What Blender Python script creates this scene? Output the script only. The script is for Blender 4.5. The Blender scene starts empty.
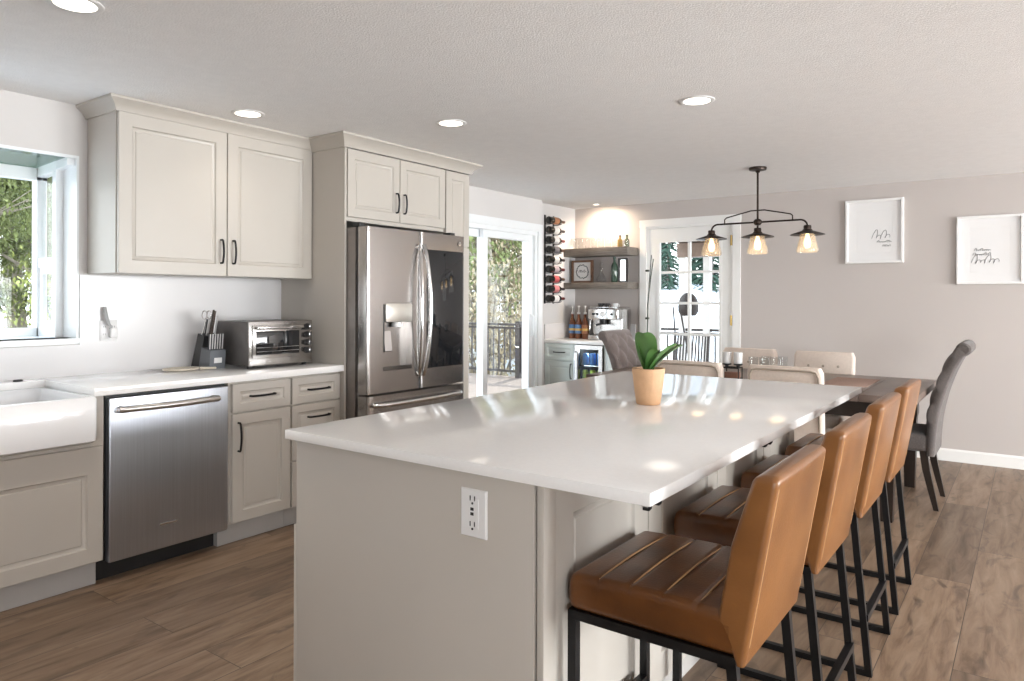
import bpy, bmesh, math, random
from mathutils import Vector, Matrix
random.seed(7)
S = bpy.context.scene
COL = S.collection
PI = math.pi

# ------------------------------------------------------------------ camera
cd = bpy.data.cameras.new('camera'); cam = bpy.data.objects.new('camera', cd); COL.objects.link(cam)
cd.sensor_fit = 'HORIZONTAL'; cd.sensor_width = 36.0; cd.lens = 716.0 / 1024 * 36
cd.shift_y = -(340.5 - 299.4) / 1024; cd.clip_start = 0.05; cd.clip_end = 300
cam.matrix_world = Matrix.Translation((0, 0, 1.318)) @ Matrix.Rotation(0.6285, 4, 'Z') @ Matrix.Rotation(PI / 2, 4, 'X') @ Matrix.Rotation(0.003, 4, 'Z')
S.camera = cam

# ------------------------------------------------------------------ world, sun, daylight, exposure
wd = bpy.data.worlds.new('sky'); S.world = wd; wd.use_nodes = True
wn = wd.node_tree.nodes; wl = wd.node_tree.links; wn.clear()
wo = wn.new('ShaderNodeOutputWorld'); wb = wn.new('ShaderNodeBackground')
tc = wn.new('ShaderNodeTexCoord'); sx = wn.new('ShaderNodeSeparateXYZ'); rp = wn.new('ShaderNodeValToRGB')
rp.color_ramp.elements[0].position = 0.45; rp.color_ramp.elements[0].color = (0.95, 0.97, 1.0, 1)
rp.color_ramp.elements[1].position = 0.8; rp.color_ramp.elements[1].color = (0.62, 0.78, 1.0, 1)
wl.new(tc.outputs['Generated'], sx.inputs[0]); wl.new(sx.outputs['Z'], rp.inputs[0])
wl.new(rp.outputs[0], wb.inputs['Color']); wb.inputs['Strength'].default_value = 4.0
wl.new(wb.outputs[0], wo.inputs[0])

def light(name, kind, loc, energy, color=(1, 1, 1), rot=(0, 0, 0), **kw):
    l = bpy.data.lights.new(name, kind); l.energy = energy; l.color = color
    for k, v in kw.items(): setattr(l, k, v)
    o = bpy.data.objects.new(name, l); COL.objects.link(o); o.location = loc; o.rotation_euler = rot
    return o

sun_dir = Vector((0.25, -1.0, -0.85))      # sun stands beyond the back wall, high
light('sun', 'SUN', (0, 20, 20), 4.5, (1.0, 0.95, 0.86), sun_dir.to_track_quat('-Z', 'Y').to_euler(), angle=0.01)
# daylight through the right wall windows; the front one is an added fill lamp
light('daylight_right_near', 'AREA', (5.30, 3.0, 1.10), 300, (0.97, 0.975, 1.0), (0, PI / 2 - 0.08, 0), shape='RECTANGLE', size=1.95, size_y=2.0)
light('daylight_right_far', 'AREA', (5.30, 5.5, 1.10), 250, (0.97, 0.975, 1.0), (0, PI / 2 - 0.08, 0), shape='RECTANGLE', size=1.95, size_y=2.0)
light('added_front_fill', 'AREA', (3.6, -3.35, 1.20), 190, (0.97, 0.975, 1.0), (PI / 2 + 0.1, 0, 0.5), shape='RECTANGLE', size=2.6, size_y=1.6)
# sky portals at the openings the photograph shows
for nm, loc, rot, sz in (('sink_window', (-4.20, 1.08, 1.58), (0, -PI / 2, 0), (0.95, 1.2)), ('slider', (-4.20, 5.12, 1.0), (0, -PI / 2, 0), (1.95, 1.7)), ('back_door', (-2.805, 7.05, 1.12), (-PI / 2, 0, 0), (0.66, 1.6))):
    o = light('portal_' + nm, 'AREA', loc, 1, (1, 1, 1), rot, shape='RECTANGLE', size=sz[0], size_y=sz[1]); o.data.cycles.is_portal = True

S.view_settings.view_transform = 'Standard'; S.view_settings.look = 'None'
S.view_settings.gamma = 1.0; S.view_settings.use_curve_mapping = False
S.view_settings.exposure = 0.26
try:
    S.cycles.use_denoising = True
    S.cycles.max_bounces = 10; S.cycles.diffuse_bounces = 5; S.cycles.glossy_bounces = 4
    S.cycles.transmission_bounces = 8; S.cycles.transparent_max_bounces = 16
    S.cycles.sample_clamp_indirect = 6.0
    S.cycles.caustics_reflective = False; S.cycles.caustics_refractive = False
except Exception: pass

# ------------------------------------------------------------------ materials
MATS = {}
def mat(name, col, rough=0.5, metal=0.0, spec=0.5, emit=None, estr=0.0, coat=0.0, var=0.0, vscale=8.0, vstretch=(1, 1, 1), bump=0.0, bscale=40.0, bstretch=None, col2=None, sheen=0.0, aniso=0.0):
    if name in MATS: return MATS[name]
    m = bpy.data.materials.new(name); m.use_nodes = True
    nt = m.node_tree; n = nt.nodes; l = nt.links
    b = n['Principled BSDF']
    b.inputs['Base Color'].default_value = (*col, 1); b.inputs['Roughness'].default_value = rough
    b.inputs['Metallic'].default_value = metal; b.inputs['Specular IOR Level'].default_value = spec
    b.inputs['Coat Weight'].default_value = coat; b.inputs['Sheen Weight'].default_value = sheen
    b.inputs['Anisotropic'].default_value = aniso
    if emit: b.inputs['Emission Color'].default_value = (*emit, 1); b.inputs['Emission Strength'].default_value = estr
    co = n.new('ShaderNodeTexCoord')
    if var > 0 or col2:
        mp = n.new('ShaderNodeMapping'); mp.inputs['Scale'].default_value = vstretch
        nz = n.new('ShaderNodeTexNoise'); nz.inputs['Scale'].default_value = vscale; nz.inputs['Detail'].default_value = 5
        cr = n.new('ShaderNodeValToRGB')
        c2 = col2 or tuple(min(1, c * (1 + var)) for c in col); c1 = col if col2 else tuple(c * (1 - var) for c in col)
        cr.color_ramp.elements[0].position = 0.3; cr.color_ramp.elements[0].color = (*c1, 1)
        cr.color_ramp.elements[1].position = 0.7; cr.color_ramp.elements[1].color = (*c2, 1)
        l.new(co.outputs['Object'], mp.inputs[0]); l.new(mp.outputs[0], nz.inputs['Vector'])
        l.new(nz.outputs['Fac'], cr.inputs[0]); l.new(cr.outputs[0], b.inputs['Base Color'])
    if bump > 0:
        mp2 = n.new('ShaderNodeMapping'); mp2.inputs['Scale'].default_value = bstretch or (1, 1, 1)
        nb = n.new('ShaderNodeTexNoise'); nb.inputs['Scale'].default_value = bscale; nb.inputs['Detail'].default_value = 4
        bp = n.new('ShaderNodeBump'); bp.inputs['Strength'].default_value = bump; bp.inputs['Distance'].default_value = 0.01
        l.new(co.outputs['Object'], mp2.inputs[0]); l.new(mp2.outputs[0], nb.inputs['Vector'])
        l.new(nb.outputs['Fac'], bp.inputs['Height']); l.new(bp.outputs[0], b.inputs['Normal'])
    MATS[name] = m
    return m

def glass_mat(name, tint=(1, 1, 1), refl=0.10, rough=0.0, body=0.0, bodycol=(0.8, 0.8, 0.8)):
    """see-through sheet: transparent with a fresnel-weighted gloss"""
    if name in MATS: return MATS[name]
    m = bpy.data.materials.new(name); m.use_nodes = True
    nt = m.node_tree; n = nt.nodes; l = nt.links; n.clear()
    out = n.new('ShaderNodeOutputMaterial'); tr = n.new('ShaderNodeBsdfTransparent'); gl = n.new('ShaderNodeBsdfGlossy')
    lw = n.new('ShaderNodeLayerWeight'); lw.inputs['Blend'].default_value = 0.5
    pw = n.new('ShaderNodeMath'); pw.operation = 'POWER'; pw.inputs[1].default_value = 4.0
    ma = n.new('ShaderNodeMath'); ma.operation = 'MULTIPLY_ADD'; ma.inputs[1].default_value = 0.55; ma.inputs[2].default_value = refl * 0.3
    mx = n.new('ShaderNodeMixShader')
    tr.inputs['Color'].default_value = (*tint, 1); gl.inputs['Roughness'].default_value = rough
    l.new(lw.outputs['Facing'], pw.inputs[0]); l.new(pw.outputs[0], ma.inputs[0])
    l.new(ma.outputs[0], mx.inputs[0]); l.new(gl.outputs[0], mx.inputs[2])
    if body > 0:
        df = n.new('ShaderNodeBsdfDiffuse'); df.inputs['Color'].default_value = (*bodycol, 1)
        m2 = n.new('ShaderNodeMixShader'); m2.inputs[0].default_value = body
        l.new(tr.outputs[0], m2.inputs[1]); l.new(df.outputs[0], m2.inputs[2]); l.new(m2.outputs[0], mx.inputs[1])
    else: l.new(tr.outputs[0], mx.inputs[1])
    l.new(mx.outputs[0], out.inputs[0])
    MATS[name] = m
    return m

def floor_mat():
    m = bpy.data.materials.new('vinyl_planks'); m.use_nodes = True
    nt = m.node_tree; n = nt.nodes; l = nt.links; b = n['Principled BSDF']
    co = n.new('ShaderNodeTexCoord'); sp = n.new('ShaderNodeSeparateXYZ'); cb = n.new('ShaderNodeCombineXYZ')
    l.new(co.outputs['Object'], sp.inputs[0]); l.new(sp.outputs['Y'], cb.inputs['X']); l.new(sp.outputs['X'], cb.inputs['Y'])
    br = n.new('ShaderNodeTexBrick'); br.offset = 0.37; br.offset_frequency = 2
    br.inputs['Scale'].default_value = 1.0; br.inputs['Brick Width'].default_value = 1.5; br.inputs['Row Height'].default_value = 0.228
    br.inputs['Mortar Size'].default_value = 0.0016; br.inputs['Mortar Smooth'].default_value = 0.3; br.inputs['Bias'].default_value = 0.0
    br.inputs['Color1'].default_value = (0, 0, 0, 1); br.inputs['Color2'].default_value = (1, 1, 1, 1); br.inputs['Mortar'].default_value = (0.5, 0.5, 0.5, 1)
    l.new(cb.outputs[0], br.inputs['Vector'])
    # offset the grain per plank
    ad = n.new('ShaderNodeVectorMath'); ad.operation = 'MULTIPLY_ADD'
    ad.inputs[1].default_value = (7.3, 3.1, 5.0)
    l.new(br.outputs['Color'], ad.inputs[0]); l.new(cb.outputs[0], ad.inputs[2])
    mp = n.new('ShaderNodeMapping'); mp.inputs['Scale'].default_value = (1.1, 8, 1); l.new(ad.outputs[0], mp.inputs[0])
    gr = n.new('ShaderNodeTexNoise'); gr.inputs['Scale'].default_value = 2.2; gr.inputs['Detail'].default_value = 9; gr.inputs['Roughness'].default_value = 0.62
    gr.inputs['Distortion'].default_value = 0.6; l.new(mp.outputs[0], gr.inputs['Vector'])
    cr = n.new('ShaderNodeValToRGB'); e = cr.color_ramp.elements
    e[0].position = 0.25; e[0].color = (0.092, 0.054, 0.031, 1); e[1].position = 0.75; e[1].color = (0.335, 0.242, 0.170, 1)
    x = e.new(0.47); x.color = (0.225, 0.150, 0.098, 1)
    l.new(gr.outputs['Fac'], cr.inputs[0])
    # plank to plank tone
    tn = n.new('ShaderNodeMapRange'); tn.inputs['To Min'].default_value = 0.74; tn.inputs['To Max'].default_value = 1.16
    l.new(br.outputs['Color'], tn.inputs['Value'])
    mu = n.new('ShaderNodeMix'); mu.data_type = 'RGBA'; mu.blend_type = 'MULTIPLY'; mu.inputs[0].default_value = 1
    l.new(cr.outputs[0], mu.inputs[6]); l.new(tn.outputs[0], mu.inputs[7])
    # knots and dark smudges
    mp2 = n.new('ShaderNodeMapping'); mp2.inputs['Scale'].default_value = (2.2, 6.5, 1); l.new(ad.outputs[0], mp2.inputs[0])
    kn = n.new('ShaderNodeTexNoise'); kn.inputs['Scale'].default_value = 1.7; kn.inputs['Detail'].default_value = 6; kn.inputs['Distortion'].default_value = 1.2
    l.new(mp2.outputs[0], kn.inputs['Vector'])
    kr = n.new('ShaderNodeValToRGB'); kr.color_ramp.elements[0].position = 0.57; kr.color_ramp.elements[0].color = (0, 0, 0, 1)
    kr.color_ramp.elements[1].position = 0.72; kr.color_ramp.elements[1].color = (0.75, 0.75, 0.75, 1)
    l.new(kn.outputs['Fac'], kr.inputs[0])
    m2 = n.new('ShaderNodeMix'); m2.data_type = 'RGBA'; m2.inputs[7].default_value = (0.075, 0.05, 0.036, 1)
    l.new(kr.outputs[0], m2.inputs[0]); l.new(mu.outputs[2], m2.inputs[6])
    m3 = n.new('ShaderNodeMix'); m3.data_type = 'RGBA'; m3.inputs[7].default_value = (0.06, 0.045, 0.035, 1)
    l.new(br.outputs['Fac'], m3.inputs[0]); l.new(m2.outputs[2], m3.inputs[6])
    l.new(m3.outputs[2], b.inputs['Base Color'])
    b.inputs['Roughness'].default_value = 0.42; b.inputs['Specular IOR Level'].default_value = 0.4
    bp = n.new('ShaderNodeBump'); bp.inputs['Strength'].default_value = 0.25; bp.inputs['Distance'].default_value = 0.004
    l.new(gr.outputs['Fac'], bp.inputs['Height']); l.new(bp.outputs[0], b.inputs['Normal'])
    return m

M_WALL = mat('wall_paint', (0.50, 0.455, 0.43), 0.75, bump=0.06, bscale=160, var=0.015, vscale=2)
M_LWALL = mat('pale_wall_paint', (0.64, 0.615, 0.60), 0.7, bump=0.05, bscale=160, var=0.015, vscale=2)
M_CEIL = mat('ceiling_paint', (0.86, 0.85, 0.845), 0.85, bump=0.35, bscale=130, var=0.02, vscale=20)
M_TRIM = mat('white_trim_paint', (0.80, 0.79, 0.77), 0.35, var=0.01)
M_VINYL = mat('white_vinyl_frame', (0.82, 0.84, 0.85), 0.3, var=0.01)
M_CAB = mat('greige_cabinet_paint', (0.50, 0.462, 0.415), 0.38, var=0.015, vscale=3)
M_CABD = mat('cabinet_gap_shadow', (0.03, 0.028, 0.025), 0.8, var=0.1)
M_KICK = mat('toe_kick_paint', (0.44, 0.42, 0.40), 0.5, var=0.03)
M_BARCAB = mat('pale_green_cabinet_paint', (0.66, 0.73, 0.715), 0.4, var=0.015, vscale=3)
M_QUARTZ = mat('white_quartz', (0.89, 0.88, 0.87), 0.11, spec=0.6, var=0.015, vscale=90)
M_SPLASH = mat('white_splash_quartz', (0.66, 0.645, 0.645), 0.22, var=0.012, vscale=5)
M_PORC = mat('white_fireclay', (0.82, 0.82, 0.83), 0.12, spec=0.6, coat=0.3, var=0.005)
M_BLACK = mat('black_metal', (0.012, 0.012, 0.013), 0.38, metal=0.4, var=0.2, vscale=30)
M_BRONZE = mat('dark_bronze', (0.045, 0.032, 0.026), 0.35, metal=0.8, var=0.25, vscale=25)
M_STEEL = mat('brushed_steel', (0.40, 0.38, 0.365), 0.23, metal=1.0, var=0.05, vscale=6, vstretch=(1, 60, 0.6), bump=0.02, bscale=30, bstretch=(30, 30, 0.3))
M_STEELD = mat('dishwasher_steel', (0.50, 0.53, 0.58), 0.34, metal=0.95, var=0.06, vscale=5, vstretch=(1, 50, 0.5), bump=0.015, bscale=30, bstretch=(40, 40, 0.5), aniso=0.5)
M_CHROME = mat('polished_steel', (0.72, 0.72, 0.72), 0.10, metal=1.0, var=0.02)
M_DKSTEEL = mat('dark_grey_appliance_side', (0.13, 0.12, 0.115), 0.42, metal=0.5, var=0.08, vscale=20)
M_BLKGLASS = mat('black_glass', (0.012, 0.013, 0.015), 0.04, spec=0.7, var=0.1)
M_BLKPL = mat('black_plastic', (0.018, 0.018, 0.019), 0.42, var=0.15)
M_GREYPL = mat('grey_plastic', (0.13, 0.14, 0.155), 0.4, var=0.05)
M_WHITEPL = mat('white_plastic', (0.78, 0.775, 0.77), 0.3, var=0.01)
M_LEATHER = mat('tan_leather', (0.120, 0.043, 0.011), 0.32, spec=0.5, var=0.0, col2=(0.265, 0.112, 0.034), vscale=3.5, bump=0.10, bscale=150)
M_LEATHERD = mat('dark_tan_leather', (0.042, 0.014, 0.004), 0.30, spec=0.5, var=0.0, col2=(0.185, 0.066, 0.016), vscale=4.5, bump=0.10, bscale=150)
M_STITCH = mat('pale_stitching', (0.52, 0.30, 0.14), 0.6, var=0.1)
M_GREYFAB = mat('grey_tweed', (0.098, 0.082, 0.076), 0.92, var=0.28, vscale=140, bump=0.3, bscale=250, sheen=0.2)
M_TUFT = mat('taupe_velvet', (0.155, 0.122, 0.112), 0.8, var=0.12, vscale=60, sheen=0.4)
M_CREAM = mat('cream_upholstery', (0.76, 0.65, 0.57), 0.85, var=0.04, vscale=60, bump=0.15, bscale=200)
M_CREAMP = mat('cream_piping', (0.42, 0.35, 0.28), 0.85, var=0.05)
M_DKWOOD = mat('espresso_wood', (0.022, 0.015, 0.012), 0.32, var=0.3, vscale=6, vstretch=(1, 10, 1))
M_TABLE = mat('worn_brown_wood', (0.085, 0.058, 0.046), 0.33, var=0.0, col2=(0.21, 0.155, 0.13), vscale=4, vstretch=(1.2, 16, 1))
M_SHELF = mat('weathered_oak', (0.13, 0.108, 0.088), 0.6, var=0.0, col2=(0.23, 0.20, 0.17), vscale=5, vstretch=(1.5, 18, 18))
M_POT = mat('tan_ceramic', (0.60, 0.36, 0.20), 0.6, var=0.06, vscale=25, bump=0.15, bscale=60)
M_SOIL = mat('bark_mix', (0.10, 0.07, 0.045), 0.95, var=0.5, vscale=60, bump=0.6, bscale=60)
M_LEAF = mat('orchid_leaf', (0.035, 0.105, 0.022), 0.30, var=0.0, col2=(0.10, 0.21, 0.055), vscale=9)
M_STEM = mat('dark_stem', (0.028, 0.035, 0.022), 0.5, var=0.3, vscale=30)
M_PAPER = mat('white_paper', (0.76, 0.75, 0.745), 0.7, var=0.01)
M_MATB = mat('pale_mat_board', (0.76, 0.75, 0.745), 0.75, var=0.01)
M_FRAMEW = mat('white_frame_paint', (0.80, 0.79, 0.78), 0.35, var=0.01)
M_INK = mat('grey_ink', (0.13, 0.13, 0.13), 0.7, var=0.1)
M_SIGNW = mat('brown_stained_wood', (0.16, 0.085, 0.05), 0.6, var=0.3, vscale=20)
M_LAMP = mat('lit_diffuser', (0.9, 0.88, 0.85), 0.5, emit=(1.0, 0.90, 0.76), estr=3.5, var=0.01)
M_BULB = mat('glowing_filament', (1.0, 0.8, 0.5), 0.5, emit=(1.0, 0.70, 0.38), estr=3.2, var=0.01)
M_PANE = glass_mat('window_glass', (0.97, 0.99, 0.985), 0.03)
M_ROOFGL = glass_mat('tinted_roof_glass', (0.45, 0.56, 0.50), 0.25, body=0.35, bodycol=(0.34, 0.43, 0.38))
M_CLEAR = glass_mat('clear_glass', (0.95, 0.955, 0.955), 0.10)
M_AMBERGL = glass_mat('lamp_jar_glass', (0.99, 0.97, 0.93), 0.10, body=0.14, bodycol=(0.95, 0.85, 0.72))
M_GREENGL = glass_mat('green_glass', (0.30, 0.42, 0.34), 0.3)
M_BRASS = mat('brass', (0.52, 0.36, 0.14), 0.3, metal=1.0, var=0.05)
M_FLOOR = floor_mat()

# ------------------------------------------------------------------ geometry helpers
def nb(): return bmesh.new()
def box(bm, x0, x1, y0, y1, z0, z1, bev=0.0, seg=2):
    r = bmesh.ops.create_cube(bm, size=1.0)
    vs = r['verts']
    for v in vs:
        v.co = Vector(((x0 + x1) / 2 + v.co.x * (x1 - x0), (y0 + y1) / 2 + v.co.y * (y1 - y0), (z0 + z1) / 2 + v.co.z * (z1 - z0)))
    if bev > 0:
        es = set()
        for v in vs: es.update(v.link_edges)
        bmesh.ops.bevel(bm, geom=list(es), offset=min(bev, 0.49 * min(abs(x1 - x0), abs(y1 - y0), abs(z1 - z0))), segments=seg, profile=0.5, affect='EDGES')
    return bm
def ring_faces(bm, rings, closed=True, cap=True):
    """loft a list of vertex-coordinate loops"""
    vr = [[bm.verts.new(Vector(c)) for c in r] for r in rings]
    n = len(vr[0])
    for a, b in zip(vr[:-1], vr[1:]):
        for i in range(n if closed else n - 1):
            j = (i + 1) % n
            try: bm.faces.new((a[i], a[j], b[j], b[i]))
            except ValueError: pass
    if cap:
        try: bm.faces.new(list(reversed(vr[0])))
        except ValueError: pass
        try: bm.faces.new(vr[-1])
        except ValueError: pass
    return bm
def tube(bm, pts, rad, seg=10, cap=True):
    """round tube along a path; rad number or list"""
    pts = [Vector(p) for p in pts]; n = len(pts)
    rs = rad if isinstance(rad, (list, tuple)) else [rad] * n
    t0 = (pts[1] - pts[0]).normalized()
    up = Vector((0, 0, 1)) if abs(t0.z) < 0.9 else Vector((1, 0, 0))
    nrm = t0.cross(up).normalized(); rings = []
    for i in range(n):
        if i == 0: t = pts[1] - pts[0]
        elif i == n - 1: t = pts[-1] - pts[-2]
        else: t = (pts[i + 1] - pts[i]).normalized() + (pts[i] - pts[i - 1]).normalized()
        t.normalize(); nrm = (nrm - t * nrm.dot(t)).normalized(); bi = t.cross(nrm)
        rings.append([pts[i] + (nrm * math.cos(2 * PI * k / seg) + bi * math.sin(2 * PI * k / seg)) * rs[i] for k in range(seg)])
    return ring_faces(bm, rings, True, cap)
def bar(bm, a, b, w, h=None, up=(0, 0, 1)):
    """square bar from a to b"""
    a = Vector(a); b = Vector(b); t = (b - a).normalized(); h = h or w
    u = Vector(up)
    if abs(t.dot(u)) > 0.95: u = Vector((1, 0, 0))
    s = t.cross(u).normalized(); u = s.cross(t).normalized()
    rings = [[p + s * (w / 2) * i + u * (h / 2) * j for i, j in ((-1, -1), (1, -1), (1, 1), (-1, 1))] for p in (a, b)]
    return ring_faces(bm, rings)
def lathe(bm, prof, c=(0, 0, 0), seg=28, axis='Z'):
    rings = []
    for r, z in prof:
        ring = []
        for k in range(seg):
            a = 2 * PI * k / seg; p = (r * math.cos(a), r * math.sin(a), z)
            if axis == 'X': p = (p[2], p[0], p[1])
            if axis == 'Y': p = (p[1], p[2], p[0])
            ring.append(Vector(p) + Vector(c))
        rings.append(ring)
    return ring_faces(bm, rings)
def prism(bm, poly, a0, a1, plane='XZ'):
    """extrude a 2-D polygon; plane names the polygon's axes"""
    def P(p, a):
        if plane == 'XZ': return (p[0], a, p[1])
        if plane == 'YZ': return (a, p[0], p[1])
        return (p[0], p[1], a)
    return ring_faces(bm, [[P(p, a0) for p in poly], [P(p, a1) for p in poly]])
def rrect(w0, w1, h0, h1, r, n=5):
    """rounded rectangle loop of 2-D points"""
    out = []
    for cx, cy, a in ((w1 - r, h1 - r, 0), (w0 + r, h1 - r, 90), (w0 + r, h0 + r, 180), (w1 - r, h0 + r, 270)):
        for k in range(n + 1):
            t = math.radians(a + 90 * k / n); out.append((cx + r * math.cos(t), cy + r * math.sin(t)))
    return out

LOC = {}
def finish(bm, smooth=40):
    bmesh.ops.recalc_face_normals(bm, faces=bm.faces)
    if smooth:
        lim = math.radians(smooth)
        for f in bm.faces: f.smooth = True
        for e in bm.edges:
            if len(e.link_faces) == 2 and e.calc_face_angle(0) > lim: e.smooth = False
def mesh(name, bm, m, parent=None, smooth=40):
    """one mesh object; vertices are given in the frame of the thing's origin shifted to world (see thing())"""
    finish(bm, smooth)
    off = Vector(LOC.get(parent.name, (0, 0, 0))) if parent else Vector((0, 0, 0))
    if off.length: bmesh.ops.translate(bm, verts=bm.verts, vec=-off)
    me = bpy.data.meshes.new(name); bm.to_mesh(me); bm.free()
    me.materials.append(m)
    o = bpy.data.objects.new(name, me); COL.objects.link(o)
    if parent:
        o.parent = parent
        if parent.name in LOC: LOC[o.name] = LOC[parent.name]
    return o
def tag(o, label, cat, group=None, kind=None):
    o['label'] = label; o['category'] = cat
    if group: o['group'] = group
    if kind: o['kind'] = kind
    return o
def thing(name, label, cat, loc=(0, 0, 0), group=None):
    o = bpy.data.objects.new(name, None); COL.objects.link(o); o.location = loc; o.empty_display_size = 0.1
    LOC[o.name] = tuple(loc)
    return tag(o, label, cat, group)
def solo(name, bm, m, label, cat, group=None, smooth=40, kind=None, origin=None):
    """a thing of one mesh; its origin goes to its base"""
    finish(bm, smooth)
    xs = [v.co for v in bm.verts]
    c = Vector(origin) if origin else Vector((sum(v.x for v in xs) / len(xs), sum(v.y for v in xs) / len(xs), min(v.z for v in xs)))
    bmesh.ops.translate(bm, verts=bm.verts, vec=-c)
    me = bpy.data.meshes.new(name); bm.to_mesh(me); bm.free(); me.materials.append(m)
    o = bpy.data.objects.new(name, me); COL.objects.link(o); o.location = c
    LOC[o.name] = tuple(c)
    return tag(o, label, cat, group, kind)
def struct(name, bm, m, smooth=0):
    o = mesh(name, bm, m, None, smooth); o['kind'] = 'structure'; return o
def children(o): return [c for c in bpy.data.objects if c.parent == o]
def dup(root, loc, rotz=0, label=None, group=None, scale=None):
    r = root.copy(); COL.objects.link(r); r.location = loc; r.rotation_euler = (0, 0, rotz)
    if label: r['label'] = label
    if group: r['group'] = group
    if scale: r.scale = scale
    for ch in children(root):
        c = ch.copy(); COL.objects.link(c); c.parent = r
        for g in children(ch):
            d = g.copy(); COL.objects.link(d); d.parent = c
    return r

# door/drawer fronts and pulls on a plane; F maps (u along, v up, n out) to world
def frame_X(x0): return lambda u, v, n: (x0 + n, u, v)          # facing +X, u = +Y
def frame_NY(y0): return lambda u, v, n: (u, y0 - n, v)         # facing -Y, u = +X
def panel_front(F, u0, u1, v0, v1, t=0.02, stile=0.062, deep=0.010, flat=False, top=0.0):
    bm = nb(); rings = []
    def R(i, n): return [F(u0 + i, v0 + i, n), F(u1 - i, v0 + i, n), F(u1 - i, v1 - i - (top if i > .03 else 0), n), F(u0 + i, v1 - i - (top if i > .03 else 0), n)]
    rings = [R(0, 0), R(0, t - 0.002), R(0.002, t)]
    if not flat:
        s = stile
        rings += [R(s, t), R(s + 0.004, t - deep * 0.75), R(s + 0.007, t - deep), R(s + 0.020, t - deep * 1.15), R(s + 0.024, t - deep * 0.75)]
    return ring_faces(bm, rings)
def pull(F, u, v, ln, vertical=False, out=0.030, r=0.0058):
    bm = nb(); h = ln / 2
    def P(a, n): return F(u, v + a, n) if vertical else F(u + a, v, n)
    pts = [P(-h, 0), P(-h, out * 0.55)] + [P(-h + 0.006 + (ln - 0.012) * k / 8, out * (0.72 + 0.28 * math.sin(PI * k / 8))) for k in range(9)] + [P(h, out * 0.55), P(h, 0)]
    tube(bm, pts, r, 8)
    return bm

# ================================================================== THE ROOM
CZ = 2.325; WX = -4.035; NX = -4.135; BY = 6.886; RX = 5.2; FY = -3.2
b = nb(); box(b, -4.45, RX + .15, FY - .15, BY + .16, -0.12, 0.0); struct('floor', b, M_FLOOR)
b = nb(); box(b, -4.45, RX + .15, FY - .15, BY + .16, CZ, CZ + 0.12); struct('ceiling', b, M_CEIL)
def wall_y(bm, xa, xb, y0, y1, holes, z1=CZ):
    """wall of constant x with rectangular holes (y0,y1,z0,z1)"""
    cur = y0
    for h in sorted(holes):
        if h[0] > cur: box(bm, xa, xb, cur, h[0], 0, z1)
        if h[2] > 0: box(bm, xa, xb, h[0], h[1], 0, h[2])
        if h[3] < z1: box(bm, xa, xb, h[0], h[1], h[3], z1)
        cur = h[1]
    if cur < y1: box(bm, xa, xb, cur, y1, 0, z1)
def wall_x(bm, ya, yb, x0, x1, holes, z1=CZ):
    cur = x0
    for h in sorted(holes):
        if h[0] > cur: box(bm, cur, h[0], ya, yb, 0, z1)
        if h[2] > 0: box(bm, h[0], h[1], ya, yb, 0, h[2])
        if h[3] < z1: box(bm, h[0], h[1], ya, yb, h[3], z1)
        cur = h[1]
    if cur < x1: box(bm, cur, x1, ya, yb, 0, z1)
WIN = (0.46, 1.695, 1.109, 2.06); SLD = (4.27, 5.985, 0.0, 2.0)
b = nb(); wall_y(b, WX - .15, WX, FY, 6.07, [WIN, SLD]); box(b, NX - .15, NX, 6.07, BY, 0, CZ); struct('wall_left', b, M_LWALL)
DOR = (-3.262, -2.352, 0.0, 2.075)
b = nb(); wall_x(b, BY, BY + .15, NX - .15, RX, [DOR]); struct('wall_back', b, M_WALL)
RW = [(2.0, 4.0, 0.05, 2.1), (4.5, 6.5, 0.05, 2.1)]
b = nb(); wall_y(b, RX, RX + .15, FY, BY, RW); struct('wall_right', b, M_WALL)
FW = [(2.2, 5.0, 0.3, 2.1)]  # unseen front opening, added where light from it reaches the base cabinets
b = nb(); wall_x(b, FY - .15, FY, WX - .15, RX, FW); struct('wall_front', b, mat('bounce_cut_taupe', (0.20, 0.175, 0.155), 0.75, var=.02, vscale=2))  # unseen wall, coloured dark to cut bounced light on the island end
for i, (y0, y1, z0, z1) in enumerate(RW):
    b = nb()
    for (a, c) in ((y0, y0 + .06), (y1 - .06, y1), ((y0 + y1) / 2 - .03, (y0 + y1) / 2 + .03)): box(b, RX + .03, RX + .09, a, c, z0, z1)
    for (a, c) in ((z0, z0 + .06), (z1 - .06, z1)): box(b, RX + .03, RX + .09, y0, y1, a, c)
    o = struct('window_%d' % (i + 2), b, M_VINYL)
    b = nb(); box(b, RX + .055, RX + .061, y0 + .05, y1 - .05, z0 + .05, z1 - .05); mesh('glass_pane', b, M_PANE, o)
x0, x1, z0, z1 = FW[0]
b = nb()
for (a, c) in ((x0, x0 + .06), (x1 - .06, x1), ((x0 + x1) / 2 - .03, (x0 + x1) / 2 + .03)): box(b, a, c, FY - .09, FY - .03, z0, z1)
for (a, c) in ((z0, z0 + .06), (z1 - .06, z1)): box(b, x0, x1, FY - .09, FY - .03, a, c)
o = struct('window_4', b, M_VINYL)
b = nb(); box(b, x0 + .05, x1 - .05, FY - .063, FY - .057, z0 + .05, z1 - .05); mesh('glass_pane', b, M_PANE, o)
# baseboards
def base_prof(o, s): return [(o, 0), (o + s * .014, 0), (o + s * .014, .085), (o + s * .008, .1), (o, .1)]
b = nb(); prism(b, base_prof(BY, -1), -2.275, RX, 'YZ'); struct('baseboard_back', b, M_TRIM)
b = nb(); prism(b, base_prof(RX, -1), FY, 1.95, 'XZ'); struct('baseboard_right', b, M_TRIM)

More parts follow.
